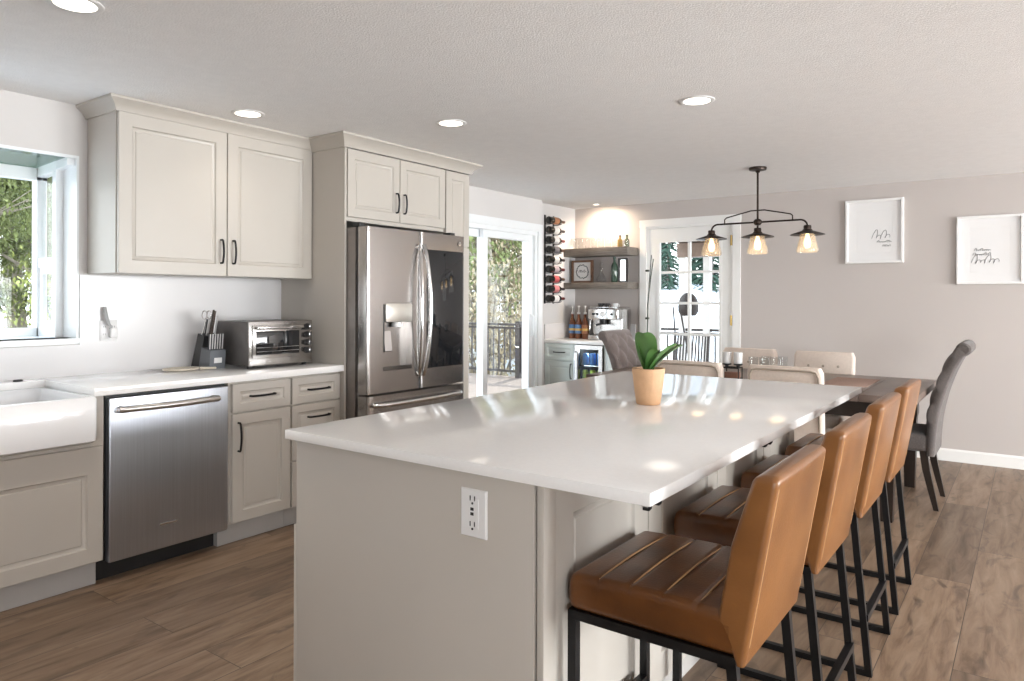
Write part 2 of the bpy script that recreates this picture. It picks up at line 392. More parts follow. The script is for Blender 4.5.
# ---- window_1: garden window over the sink
y0, y1, z0, z1 = WIN; GX = WX - .42
wroot = nb()
for (a, c) in ((y0 - .0, y0 + .012), (y1 - .012, y1)): box(wroot, WX - .15, WX + .006, a, c, z0, z1)
box(wroot, GX - .05, WX + .012, y0 - .005, y1 + .005, z0 - .03, z0)
# outer frame: front corner posts, rails, roof bars, side frames
for yy in (y0, y1 - .05):
    box(wroot, GX - .03, GX + .035, yy, yy + .05, z0, 2.03)
    box(wroot, WX - .19, WX - .15, yy, yy + .05, z0, z1)
    box(wroot, GX, WX - .17, yy + .005, yy + .045, z0, z0 + .05); box(wroot, GX, WX - .17, yy + .005, yy + .045, 1.485, 1.535)
    prism(wroot, [(GX - .029, 1.975), (WX - .02, 2.01), (WX - .02, 2.058), (GX - .029, 2.034)], yy + .002, yy + .048, 'XZ')
box(wroot, GX - .03, GX + .035, y0, y1, z0, z0 + .045); box(wroot, GX - .03, GX + .035, y0, y1, 1.965, 2.03)
box(wroot, WX - .014, WX + .004, y0, y1, 2.046, 2.06)
o = struct('window_1', wroot, M_VINYL)
b = nb(); box(b, GX - .002, GX + .003, y0 + .05, y1 - .05, z0 + .045, 1.965); mesh('glass_pane', b, M_PANE, o)
for yy in (y0 + .025, y1 - .025):
    b = nb(); box(b, GX + .035, WX - .19, yy - .003, yy + .003, z0 + .05, 1.485); box(b, GX + .035, WX - .19, yy - .003, yy + .003, 1.535, 1.99); mesh('glass_pane', b, M_PANE, o)
    b = nb()   # opening side sash
    for (a, c) in ((GX + .035, GX + .07), (WX - .225, WX - .19)): box(b, a, c, yy - .012, yy + .012, z0 + .05, 1.485)
    for (a, c) in ((z0 + .05, z0 + .085), (1.45, 1.485)): box(b, GX + .07, WX - .225, yy - .012, yy + .012, a, c)
    mesh('side_sash', b, M_VINYL, o)
b = nb(); prism(b, [(GX, 2.032), (WX - .012, 2.051), (WX - .012, 2.056), (GX, 2.037)], y0 + .04, y1 - .04, 'XZ'); mesh('roof_glass', b, M_ROOFGL, o)

# ---- door_1: sliding patio door
y0, y1, z0, z1 = SLD
b = nb()
for (a, c) in ((y0 - .075, y0), (y1, y1 + .075)): box(b, WX, WX + .014, a, c, 0, z1 + .07)
box(b, WX, WX + .016, y0 - .075, y1 + .075, z1, z1 + .075)
for (a, c) in ((y0, y0 + .035), (y1 - .035, y1)): box(b, WX - .149, WX - .001, a, c, .03, z1 - .04)
box(b, WX - .15, WX, y0, y1, z1 - .04, z1); box(b, WX - .15, WX, y0, y1, 0, .03)
o = struct('door_1', b, M_VINYL)
def sash(ya, yb, xc):
    b = nb(); s = .065
    for (a, c) in ((ya, ya + s), (yb - s, yb)): box(b, xc - .02, xc + .02, a, c, .03, z1 - .04)
    box(b, xc - .02, xc + .02, ya + s, yb - s, .03, .12); box(b, xc - .02, xc + .02, ya + s, yb - s, z1 - .105, z1 - .04)
    sh = mesh('sash', b, M_VINYL, o)
    b = nb(); box(b, xc - .004, xc + .004, ya + s, yb - s, .12, z1 - .105); mesh('glass_pane', b, M_PANE, sh)
    return sh
sash(y0 + .035, 5.24, WX - .11)
sh = sash(5.15, y1 - .035, WX - .055)
b = nb(); tube(b, [(WX - .035, y1 - .065, .95), (WX - .0, y1 - .065, .97), (WX - .0, y1 - .065, 1.15), (WX - .035, y1 - .065, 1.17)], .008, 8); mesh('pull_handle', b, M_VINYL, sh)

# ---- door_2: glazed door in the back wall
x0, x1, z0, z1 = DOR
b = nb()
for (a, c) in ((x0 - .075, x0), (x1, x1 + .075)): box(b, a, c, BY - .016, BY, 0, z1 + .07)
box(b, x0 - .08, x1 + .08, BY - .018, BY, z1, z1 + .075)
for (a, c) in ((x0, x0 + .02), (x1 - .02, x1)): box(b, a, c, BY + .001, BY + .149, .02, z1 - .02)
box(b, x0, x1, BY, BY + .15, z1 - .02, z1); box(b, x0, x1, BY, BY + .15, 0, .02)
o = struct('door_2', b, M_TRIM)
sx0, sx1 = x0 + .022, x1 - .022; gx0, gx1 = -3.125, -2.485; gz0, gz1 = .34, 1.915
b = nb(); ya, yb = BY + .012, BY + .052
box(b, sx0, gx0, ya, yb, .022, z1 - .022); box(b, gx1, sx1, ya, yb, .022, z1 - .022)
box(b, gx0, gx1, ya, yb, .022, gz0); box(b, gx0, gx1, ya, yb, gz1, z1 - .022)
slab = mesh('door_slab', b, M_TRIM, o)
b = nb(); xm = (gx0 + gx1) / 2
box(b, xm - .013, xm + .013, ya - .004, yb - .006, gz0, gz1)
for k in range(1, 5):
    zz = gz0 + (gz1 - gz0) * k / 5; box(b, gx0, gx1, ya - .003, yb - .007, zz - .013, zz + .013)
for (a, c) in ((gx0 - .02, gx0 + .008), (gx1 - .008, gx1 + .02)): box(b, a, c, ya - .01, ya, gz0 - .02, gz1 + .02)
for (a, c) in ((gz0 - .02, gz0 + .008), (gz1 - .008, gz1 + .02)): box(b, gx0, gx1, ya - .01, ya, a, c)
mesh('glazing_bars', b, M_TRIM, slab)
b = nb(); box(b, gx0, gx1, BY + .030, BY + .035, gz0, gz1); mesh('glass_pane', b, M_PANE, slab)
for zz in (.25, 1.12, 1.9):
    b = nb(); box(b, sx1 - .006, sx1 + .016, BY - .004, BY + .014, zz - .05, zz + .05); tube(b, [(sx1 + .006, BY - .005, zz - .05), (sx1 + .006, BY - .005, zz + .05)], .007, 8); mesh('hinge', b, M_BRASS, o)
b = nb(); lathe(b, [(.026, 0), (.026, .008), (.01, .012), (.01, .035), (.025, .042), (.027, .055), (.018, .066), (.002, .068)], (sx0 + .055, ya, .90), 20, 'Y')
for v in b.verts: v.co.y = 2 * ya - v.co.y
mesh('door_knob', b, M_BRASS, slab)

# ================================================================== LEFT KITCHEN RUN
FX = -3.45; FF = frame_X(FX)           # carcass front, door fronts reach -3.43
def handle(F, u, v, ln, vertical, parent): return mesh('handle', pull(F, u, v, ln, vertical), M_BLACK, parent)
D2 = frame_X(FX + .02)
# sink cabinet
t = thing('sink_cabinet', 'greige base cabinet with recessed panel doors under the white farmhouse sink', 'cabinet', (-3.74, 1.05, 0))
b = nb(); box(b, WX + .005, FX, .56, 1.558, .115, .66); box(b, WX + .005, FX, .56, .645, .66, .872); box(b, WX + .005, FX, 1.508, 1.558, .66, .872); mesh('body', b, M_CAB, t)
b = nb(); box(b, WX + .005, -3.50, .56, 1.548, 0, .115); mesh('toe_kick', b, M_KICK, t)
mesh('door', panel_front(FF, 1.054, 1.548, .122, .645, stile=.066, top=.055), M_CAB, t); mesh('door', panel_front(FF, .565, 1.048, .122, .645, stile=.066, top=.055), M_CAB, t)
# sink
t = thing('farmhouse_sink', 'white fireclay apron front sink set into the counter below the window', 'sink', (-3.63, 1.08, .677))
b = nb()
ox0, ox1, oy0, oy1 = -3.925, -3.36, .66, 1.494; zt = .882; zb = .677
def RL(i, z, r): return [(p[0], p[1], z) for p in rrect(ox0 + i, ox1 - i, oy0 + i, oy1 - i, r, 5)]
ring_faces(b, [RL(.012, zb, .012), RL(.002, zb + .008, .015), RL(0, zb + .03, .016), RL(0, zt - .012, .016), RL(.004, zt - .003, .016), RL(.012, zt, .016), RL(.022, zt, .02), RL(.029, zt - .006, .025), RL(.033, zt - .03, .03), RL(.045, zb + .06, .05), RL(.075, zb + .03, .06), RL(.12, zb + .022, .06)])
mesh('basin', b, M_PORC, t)
b = nb(); lathe(b, [(.045, 0), (.042, .004), (.03, .003), (.028, .001)], (-3.64, 1.077, zb + .0225), 24); mesh('drain', b, M_CHROME, t)
# dishwasher
t = thing('dishwasher', 'stainless steel dishwasher with a bowed bar handle between beige cabinets', 'dishwasher', (-3.72, 1.875, 0))
b = nb(); box(b, WX + .03, -3.47, 1.572, 2.18, .10, .868); mesh('body', b, M_BLKPL, t)
b = nb(); box(b, WX + .03, -3.53, 1.56, 2.155, 0.0, .10); mesh('toe_kick', b, M_BLKPL, t)
b = nb(); box(b, -3.47, -3.432, 1.576, 2.178, .098, .858, .006, 3); dd = mesh('door', b, M_STEELD, t)
b = nb(); pts = [(-3.432, 1.625, .802), (-3.405, 1.622, .803)] + [(-3.395 + .022 * math.sin(PI * k / 14), 1.615 + .482 * k / 14, .803) for k in range(15)] + [(-3.405, 2.092, .803), (-3.432, 2.089, .803)]
tube(b, pts, .0150, 12); mesh('handle', b, mat('satin_handle_steel', (.62, .60, .58), .3, metal=1.0, var=.03), dd)
b = nb(); box(b, -3.433, -3.429, 1.812, 1.90, .212, .222, .001); mesh('badge', b, M_CHROME, dd)
# drawer + door base cabinet
t = thing('base_cabinet', 'greige base cabinet with one drawer over one door, between dishwasher and drawer stack', 'cabinet', (-3.74, 2.38, 0))
b = nb(); box(b, WX + .005, FX, 2.186, 2.574, .115, .872); mesh('body', b, M_CAB, t)
b = nb(); box(b, WX + .005, -3.50, 2.158, 2.574, 0, .098); mesh('toe_kick', b, M_KICK, t)
d = mesh('drawer', panel_front(FF, 2.203, 2.569, .712, .862, stile=.042, deep=.008), M_CAB, t); handle(D2, 2.382, .79, .15, False, d)
d = mesh('door', panel_front(FF, 2.203, 2.569, .122, .702, stile=.058), M_CAB, t); handle(D2, 2.236, .578, .15, True, d)
# drawer stack
t = thing('drawer_cabinet', 'greige base cabinet with a stack of three drawers beside the fridge panel', 'cabinet', (-3.74, 2.76, 0))
b = nb(); box(b, WX + .005, FX, 2.576, 2.934, .115, .872); mesh('body', b, M_CAB, t)
b = nb(); box(b, WX + .005, -3.50, 2.576, 2.934, 0, .115); mesh('toe_kick', b, M_KICK, t)
for z0_, z1_ in ((.712, .862), (.388, .702), (.122, .378)):
    d = mesh('drawer', panel_front(FF, 2.581, 2.930, z0_, z1_, stile=.042, deep=.008), M_CAB, t); handle(D2, 2.766, z1_ - .075, .15, False, d)
# cabinet left of the sink (its edge only)
# countertop
b = nb()
box(b, WX + .002, -3.40, 1.497, 2.936, .876, .914, .003); box(b, WX + .002, -3.927, .40, 1.497, .876, .914); box(b, WX + .002, -3.40, .40, .657, .876, .914, .003)
solo('kitchen_countertop', b, M_QUARTZ, 'white quartz worktop around the sink, over the dishwasher and drawers', 'countertop')
b = nb(); box(b, WX + .001, WX + .013, 1.697, 2.936, .914, 1.44); box(b, WX + .001, WX + .013, .40, 1.697, .914, 1.075)
struct('trim_1', b, M_SPLASH)
# soap button
b = nb(); lathe(b, [(.021, 0), (.021, .005), (.018, .007), (.0175, .0055), (.013, .006), (.0, .0065)], (-3.975, 1.40, .914), 20)
solo('counter_button', b, M_BLACK, 'round black push button set in the counter behind the sink', 'button')
# wall outlet and plugged-in adapter
t = thing('wall_outlet', 'white double outlet on the backsplash right of the window', 'outlet', (WX + .012, 1.845, 1.10))
b = nb(); box(b, WX + .012, WX + .019, 1.795, 1.885, 1.09, 1.20, .003); mesh('cover_plate', b, M_WHITEPL, t)
for yy in (1.815, 1.862):
    b = nb(); box(b, WX + .018, WX + .021, yy - .015, yy + .015, 1.105, 1.185, .001); rc = mesh('receptacle', b, M_WHITEPL, t)
    for zz in (1.125, 1.165):
        for dy in (-.005, .005):
            b = nb(); box(b, WX + .0205, WX + .0216, yy + dy - .001, yy + dy + .001, zz - .005, zz + .005); mesh('slot', b, M_BLKPL, rc)
t = thing('plug_adapter', 'small white plug with a grey cable looped up from the backsplash outlet', 'plug', (WX + .03, 1.83, 1.11))
b = nb(); box(b, WX + .0215, WX + .055, 1.835, 1.872, 1.105, 1.16, .006); mesh('plug', b, M_WHITEPL, t)
b = nb(); tube(b, [(WX + .045, 1.845, 1.155), (WX + .05, 1.838, 1.165), (WX + .045, 1.826, 1.18), (WX + .04, 1.818, 1.21), (WX + .035, 1.813, 1.245), (WX + .032, 1.812, 1.272)], [.005, .006, .009, .010, .010, .008], 10); mesh('cable', b, mat('grey_cable', (0.36, 0.36, 0.36), 0.5, var=.05), t)

# upper cabinet
UX = -3.725; UF = frame_X(UX + .004); U2 = frame_X(UX + .024)
t = thing('kitchen_cabinet', 'large greige double door wall cabinet between the garden window and the fridge panel', 'cabinet', (-3.88, 2.34, 1.445))
b = nb(); box(b, WX + .002, UX, 1.737, 2.932, 1.447, 2.262); mesh('body', b, M_CAB, t)
d = mesh('door', panel_front(UF, 1.741, 2.336, 1.445, 2.258, stile=.066), M_CAB, t); handle(U2, 2.300, 1.583, .13, True, d)
d = mesh('door', panel_front(UF, 2.342, 2.930, 1.445, 2.258, stile=.066), M_CAB, t); handle(U2, 2.376, 1.583, .13, True, d)
def crown(bm, x_in, y_a, y_b, z0_, z1_, out, left=True, right=False, xw=WX, xl=None):
    prof = [(0, z0_), (.012, z0_), (.016, z0_ + .012), (out * .45, z0_ + (z1_ - z0_) * .45), (out * .85, z1_ - .02), (out, z1_ - .014), (out, z1_ - .001), (0, z1_ - .001)]
    def pt(s, o, z):   # plan path: left return, front, right return, offset o outward
        return [(xl or xw, y_a - (o if left else 0), z), (x_in + o, y_a - (o if left else 0), z), (x_in + o, y_b + (o if right else 0), z), (xw, y_b + (o if right else 0), z)][s]
    segs = ([0] if left else []) + [1, 2] + ([3] if right else [])
    ring_faces(bm, [[pt(s, o, z) for o, z in prof] for s in segs])
b = nb(); crown(b, UX + .016, 1.737, 2.934, 2.258, CZ, .058, True, False, WX + .002); mesh('crown_molding', b, M_CAB, t)
# fridge surround
b = nb(); box(b, WX + .002, -3.40, 2.936, 2.951, 0, 2.25); tall = solo('fridge_side_panel', b, M_CAB, 'tall greige end panel between the short counter and the fridge', 'panel')
OX = -3.42; OF = frame_X(OX); O2 = frame_X(OX + .02)
t = thing('fridge_cabinet', 'greige two door cabinet above the fridge with stepped crown', 'cabinet', (-3.72, 3.41, 1.80))
b = nb(); box(b, WX + .002, OX, 2.953, 3.866, 1.80, 2.25); mesh('body', b, M_CAB, t)
d = mesh('door', panel_front(OF, 2.962, 3.407, 1.825, 2.242, stile=.056), M_CAB, t); handle(O2, 3.374, 1.95, .125, True, d)
d = mesh('door', panel_front(OF, 3.413, 3.862, 1.825, 2.242, stile=.056), M_CAB, t); handle(O2, 3.446, 1.95, .125, True, d)
b = nb(); crown(b, OX + .018, 2.936, 4.136, 2.248, CZ, .07, True, True, WX + .002, -3.70); mesh('crown_molding', b, M_CAB, t)
t = thing('pantry_cabinet', 'narrow tall greige pantry cabinet right of the fridge', 'cabinet', (-3.72, 4.0, 0))
b = nb(); box(b, WX + .002, OX, 3.872, 4.136, .11, 2.248); mesh('body', b, M_CAB, t)
b = nb(); box(b, WX + .002, -3.49, 3.872, 4.136, 0, .11); mesh('toe_kick', b, M_KICK, t)
mesh('door', panel_front(OF, 3.874, 4.132, 1.705, 2.242, stile=.056), M_CAB, t); mesh('door', panel_front(OF, 3.874, 4.132, .115, 1.697, stile=.056), M_CAB, t)

# ---- refrigerator
t = thing('refrigerator', 'stainless french door fridge with water dispenser and dark glass panel', 'refrigerator', (-3.6, 3.41, 0))
RY0, RY1, RM = 2.956, 3.864, 3.413; DX0, DX1 = -3.300, -3.222
b = nb(); box(b, WX + .02, -3.325, RY0, RY1, .03, 1.755, .004); mesh('body', b, mat('taupe_steel_side', (0.24, 0.215, 0.20), 0.4, metal=.6, var=.06, vscale=20), t)
for ya in (RY0 + .01, RY1 - .06):
    b = nb(); box(b, -3.37, -3.30, ya, ya + .05, 1.755, 1.785, .004); mesh('hinge_cover', b, M_BLKPL, t)
def bowed_front(ya, yb, za, zb, hole=None, n=14):
    """fridge door: slab with slightly bowed front; hole (y0,y1,z0,z1) recess"""
    bm = nb()
    ys = sorted(set([ya, yb] + [ya + (yb - ya) * k / n for k in range(n + 1)] + (list(hole[:2]) if hole else [])))
    zs = [za, zb] if not hole else [za, hole[2], hole[3], zb]
    def fx(y):
        s = (y - RY0) / (RY1 - RY0) * 2 - 1
        e = min(y - ya, yb - y); r = .012
        return DX1 + .008 * (1 - s * s) - (r - math.sqrt(max(0, r * r - max(0, r - e) ** 2)) if e < r else 0)
    ys = sorted(set(ys + [ya + .002, ya + .006, ya + .012, yb - .002, yb - .006, yb - .012]))
    g = [[bm.verts.new((fx(y), y, z)) for z in zs] for y in ys]
    for i in range(len(ys) - 1):
        for j in range(len(zs) - 1):
            if hole and hole[0] - 1e-6 <= ys[i] and ys[i + 1] <= hole[1] + 1e-6 and j == 1: continue
            bm.faces.new((g[i][j], g[i + 1][j], g[i + 1][j + 1], g[i][j + 1]))
    back = [[bm.verts.new((DX0, y, z)) for z in (za, zb)] for y in (ya, yb)]
    bm.faces.new((back[0][0], back[0][1], back[1][1], back[1][0]))
    bm.faces.new((g[0][0], *[g[0][j] for j in range(1, len(zs))], back[0][1], back[0][0]))
    bm.faces.new((g[-1][0], *[g[-1][j] for j in range(1, len(zs))], back[1][1], back[1][0]))
    bm.faces.new([g[i][0] for i in range(len(ys))] + [back[1][0], back[0][0]])
    bm.faces.new([g[i][-1] for i in range(len(ys))] + [back[1][1], back[0][1]])
    if hole:
        dpt = .055
        ii = [k for k in range(len(ys)) if hole[0] - 1e-6 <= ys[k] <= hole[1] + 1e-6]
        bk = [[bm.verts.new((g[k][1].co.x - dpt, ys[k], z)) for z in (hole[2] + (.02 if True else 0), hole[3])] for k in ii]
        for q in range(len(ii) - 1):
            bm.faces.new((bk[q][0], bk[q + 1][0], bk[q + 1][1], bk[q][1]))
            bm.faces.new((g[ii[q]][1], g[ii[q + 1]][1], bk[q + 1][0], bk[q][0])); bm.faces.new((g[ii[q]][2], g[ii[q + 1]][2], bk[q + 1][1], bk[q][1]))
        bm.faces.new((g[ii[0]][1], g[ii[0]][2], bk[0][1], bk[0][0])); bm.faces.new((g[ii[-1]][1], g[ii[-1]][2], bk[-1][1], bk[-1][0]))
    return bm
HOLE = (3.085, 3.335, .875, 1.285)
dl = mesh('door', bowed_front(RY0, RM - .003, .742, 1.755, HOLE), M_STEEL, t, 30)
dr = mesh('door', bowed_front(RM + .003, RY1, .742, 1.755), M_STEEL, t, 30)
fz = mesh('freezer_drawer', bowed_front(RY0, RY1, .06, .728), M_STEEL, t, 30)
b = nb(); box(b, -3.32, -3.226, RM - .0028, RM + .0028, .745, 1.75); mesh('gap_shade_strip', b, M_BLKPL, t)  # black strip put in as the shade of the gap between the doors
b = nb(); box(b, -3.39, -3.33, RY0 + .02, RY1 - .02, 0, .06); mesh('base_grille', b, M_BLKPL, t)
def bow_handle(y, za, zb, sgn, parent, r=.013):
    bm = nb(); n = 16
    pts = [(DX1 + .004, y, za + .02)] + [(DX1 + .018 + .042 * math.sin(PI * k / n) ** .7, y + sgn * (-.012 + .020 * math.sin(PI * k / n)), za + (zb - za) * k / n) for k in range(n + 1)] + [(DX1 + .004, y, zb - .02)]
    tube(bm, pts, r, 12); return mesh('handle', bm, M_CHROME, parent)
bow_handle(RM - .035, .83, 1.665, -1, dl); bow_handle(RM + .035, .83, 1.665, 1, dr)
b = nb(); n = 16
tube(b, [(DX1 + .0, RY0 + .05, .68)] + [(DX1 + .018 + .036 * math.sin(PI * k / n) ** .6, RY0 + .045 + .808 * k / n, .672) for k in range(n + 1)] + [(DX1 + .0, RY1 - .05, .68)], .014, 12); mesh('handle', b, M_CHROME, fz)
b = nb(); box(b, DX1 + .0015, DX1 + .0085, 3.468, 3.838, .865, 1.645, .001); mesh('glass_panel', b, M_BLKGLASS, dr)
b = nb(); box(b, DX1 - .03, DX1 + .010, 3.105, 3.335, 1.175, 1.29, .004); dp = mesh('dispenser_panel', b, mat('pale_panel_steel', (0.60, 0.575, 0.53), 0.3, metal=.7, var=.05), dl)
b = nb(); box(b, DX1 - .05, DX1 - .002, 3.085, 3.103, .99, 1.285); mesh('side_strip', b, M_BLKPL, dp)
b = nb(); lathe(b, [(.03, 0), (.034, .012), (.028, .03), (.02, .034)], (DX1 - .022, 3.225, 1.142), 18); mesh('spout', b, M_WHITEPL, dp)
b = nb(); prism(b, [(DX1 - .042, 1.12), (DX1 - .034, 1.12), (DX1 - .018, .995), (DX1 - .030, .99)], 3.125, 3.185, 'XZ'); mesh('paddle', b, M_CHROME, dp)
b = nb(); lathe(b, [(.015, 0), (.015, .0015), (.012, .002)], (DX1 + .006, 3.805, 1.70), 18, 'X'); bx = nb(); mesh('badge', b, M_CHROME, dr); bx.free()

# ---- toaster oven
t = thing('toaster_oven', 'stainless toaster oven with glass door and four knobs on the counter', 'toaster oven', (-3.78, 2.63, .914))
TX0, TX1, TY0, TY1, TZ0, TZ1 = -3.955, -3.615, 2.415, 2.855, .93, 1.187
b = nb(); box(b, TX0, TX1, TY0 + .004, TY1 - .004, TZ0, TZ1 - .002, .012, 3); mesh('body', b, M_DKSTEEL, t)
b = nb(); box(b, TX1 - .002, TX1 + .012, TY0, TY1, TZ0, TZ1, .004); mesh('front_panel', b, M_STEEL, t)
b = nb(); box(b, TX1 + .011, TX1 + .022, TY0 + .018, TY1 - .085, TZ0 + .045, TZ1 - .022, .003); d = mesh('door', b, M_STEEL, t)
b = nb(); box(b, TX1 + .020, TX1 + .0235, TY0 + .038, TY1 - .103, TZ0 + .062, TZ1 - .058, .001); mesh('glass', b, M_BLKGLASS, d)
b = nb()
for zz in (1.035, 1.012): tube(b, [(TX1 + .0238, TY0 + .042, zz), (TX1 + .0238, TY1 - .107, zz)], .0016, 6)
mesh('rack_lines', b, M_CHROME, d)
b = nb(); tube(b, [(TX1 + .02, TY0 + .035, TZ1 - .038), (TX1 + .05, TY0 + .035, TZ1 - .036), (TX1 + .052, TY0 + .045, TZ1 - .036), (TX1 + .052, TY1 - .11, TZ1 - .036), (TX1 + .05, TY1 - .1, TZ1 - .036), (TX1 + .02, TY1 - .1, TZ1 - .038)], .0085, 10); mesh('handle', b, M_CHROME, d)
for k in range(4):
    b = nb(); zc = 1.148 - k * .048; lathe(b, [(.019, 0), (.019, .006), (.016, .008), (.015, .026), (.012, .029), (.001, .029)], (TX1 + .012, TY1 - .040, zc), 20, 'X'); kn = mesh('knob', b, M_BLKPL, t)
    b = nb(); box(b, TX1 + .040, TX1 + .043, TY1 - .043, TY1 - .037, zc - .013, zc + .013, .001); mesh('pointer', b, M_CHROME, kn)
for yy in (TY0 + .03, TY1 - .03):
    for xx in (TX0 + .04, TX1 - .03):
        b = nb(); lathe(b, [(.014, .914), (.016, .931)], (xx, yy, 0), 14); mesh('foot', b, M_BLKPL, t)

# ---- knife block, knives
t = thing('knife_block', 'slanted black knife block with a white label, beside the toaster oven', 'knife block', (-3.88, 2.345, .914))
b = nb(); prism(b, [(-4.0, .914), (-3.915, .914), (-3.86, 1.10), (-3.925, 1.115)], 2.295, 2.385, 'XZ'); mesh('upper_body', b, M_BLKPL, t)
b = nb(); prism(b, [(-3.914, .914), (-3.80, .914), (-3.79, 1.02), (-3.882, 1.035)], 2.292, 2.388, 'XZ'); mesh('lower_body', b, M_GREYPL, t)
b = nb(); prism(b, [(-3.7978, .947), (-3.794, .947), (-3.791, .977), (-3.7950, .977)], 2.318, 2.365, 'XZ'); mesh('label', b, M_PAPER, t)
def knife(x, y, z, ln, lean, name, label, group, m=M_BLKPL, w=.009, cap=True):
    t = thing(name, label, 'knife', (x, y, z), group)
    d = Vector((lean, 0, 1)).normalized(); p = Vector((x, y, z))
    b = nb(); bar(b, p - d * .01, p + d * ln, w, w * 1.7, (1, 0, 0)); bmesh.ops.bevel(b, geom=b.edges[:], offset=.002, segments=2, affect='EDGES'); mesh('grip', b, m, t)
    b = nb(); bar(b, p - d * .004 + Vector((.0085, 0, 0)), p + d * (ln + .002) + Vector((.0085, 0, 0)), w * .7, .003, (1, 0, 0)); mesh('tang', b, mat('satin_steel', (.62, .61, .60), .5, metal=.6, var=.05), t)
    return t
for k in range(6): knife(-3.820, 2.3005 + k * .0155, 1.03, .082, .10, 'steak_knife', 'black handled steak knife with steel edge in the front row of the knife block', 'steak knives in the block')
knife(-3.885, 2.318, 1.106, .105, .28, 'utility_knife', 'short black handled knife at the middle of the block behind the steak knives', None)
knife(-3.888, 2.352, 1.106, .15, .28, 'chef_knife', 'tall dark brown handled knife rising highest at the right of the block', None, mat('dark_brown_handle', (0.06, 0.04, 0.03), .5, var=.2), .013)
knife(-3.888, 2.374, 1.106, .115, .28, 'bread_knife', 'pale steel handled knife nearest the toaster oven in the block', None, M_CHROME, .010)
t = thing('kitchen_scissors', 'steel handled kitchen shears at the left of the knife block', 'scissors', (-3.9, 2.305, 1.11))
b = nb(); tube(b, [(-3.895, 2.303, 1.105), (-3.86, 2.303, 1.20)], .006, 8); mesh('shank', b, M_CHROME, t)
for s in (-1, 1):
    b = nb(); c = Vector((-3.848 + s * .010, 2.303 + s * .008, 1.222)); tube(b, [c + Vector((.006 * math.cos(a), .011 * math.cos(a), .024 * math.sin(a))) for a in [2 * PI * k / 14 for k in range(15)]], .0035, 6); mesh('finger_loop', b, M_CHROME, t)
# spoon rest
t = thing('spoon_rest', 'cream oval spoon rest with a handle lying on the counter left of the knife block', 'spoon rest', (-3.86, 2.17, .914))
b = nb(); rr = []
for (f, z) in ((.82, .914), (.95, .917), (1.0, .924), (.97, .927), (.90, .921), (.6, .918), (.02, .918)):
    rr.append([(-3.87 + .075 * f * math.cos(a), 2.165 + .105 * f * math.sin(a), z) for a in [2 * PI * k / 28 for k in range(28)]])
ring_faces(b, rr); mesh('dish', b, M_CREAM if False else mat('cream_ceramic', (0.66, 0.60, 0.50), .3, var=.03), t)
b = nb(); tube(b, [(-3.82, 2.25, .922), (-3.775, 2.275, .924), (-3.74, 2.295, .926)], [.009, .007, .006], 8); mesh('handle', b, MATS['cream_ceramic'], t)

# ================================================================== ISLAND
t = thing('kitchen_island', 'greige kitchen island base with plain end panel and doors on the stool side', 'island', (-1.38, 2.5, 0))
IX0, IX1, IY0, IY1 = -1.84, -.955, 1.40, 3.63
b = nb(); box(b, IX0 + .02, IX1, IY0 + .02, IY1, .10, .885); mesh('body', b, M_CAB, t)
b = nb(); box(b, IX0 + .08, IX1 - .03, IY0 + .02, IY1 - .02, 0, .10); mesh('toe_kick', b, M_KICK, t)
b = nb(); box(b, IX0, -.952, IY0, IY0 + .02, 0, .885, .002); mesh('end_panel', b, M_CAB, t)
b = nb(); box(b, IX0 - .012, IX0 - .0, IY0 - .0, IY0 + .06, 0, .62, .002); mesh('corner_strip', b, M_CAB, t)
b = nb(); box(b, -.944, -.924, IY0 + .001, IY0 + .055, 0, .885, .002); box(b, IX1 - .001, -.944, IY0 + .03, IY0 + .055, 0, .885); mesh('corner_post', b, M_CAB, t)
IF = frame_X(IX1); I2 = frame_X(IX1 + .02)
for k, (a, c, side) in enumerate(((1.462, 1.987, 1), (1.993, 2.57, 0), (2.576, 3.13, 1), (3.136, 3.625, 0))):
    d = mesh('door', panel_front(IF, a, c, .125, .872, stile=.09, deep=.009), M_CAB, t)
    handle(I2, c - .032 if side else a + .032, .772, .15, True, d)
b = nb(); box(b, -1.868, -.643, 1.377, 3.665, .885, .914, .003)
solo('island_countertop', b, M_QUARTZ, 'large white quartz island top overhanging the tan leather stools', 'countertop')
# island outlet
t = thing('island_outlet', 'white outlet with charging ports on the near end panel of the island', 'outlet', (-1.13, IY0, .724))
NF = frame_NY(IY0)
b = nb(); rings = [[NF(-1.172 + i, .722 + i, n), NF(-1.09 - i, .722 + i, n), NF(-1.09 - i, .842 - i, n), NF(-1.172 + i, .842 - i, n)] for i, n in ((0, 0), (0, .004), (.003, .007), (.0225, .007), (.024, .0085))]
ring_faces(b, rings); mesh('cover_plate', b, M_WHITEPL, t)
for zz in (.820, .756):
    for xx in (-1.139, -1.125):
        b = nb(); box(b, xx - .0014, xx + .0014, IY0 - .0092, IY0 - .008, zz - .006, zz + .006); mesh('slot', b, M_BLKPL, t)
    b = nb(); lathe(b, [(.0032, 0), (.0032, .001)], (-1.132, IY0 - .0092, zz - .0125), 10, 'Y'); mesh('ground_hole', b, M_BLKPL, t)
for zz in (.793, .781):
    b = nb(); box(b, -1.138, -1.128, IY0 - .0092, IY0 - .008, zz - .0038, zz + .0038); mesh('charging_port', b, M_BLKPL, t)

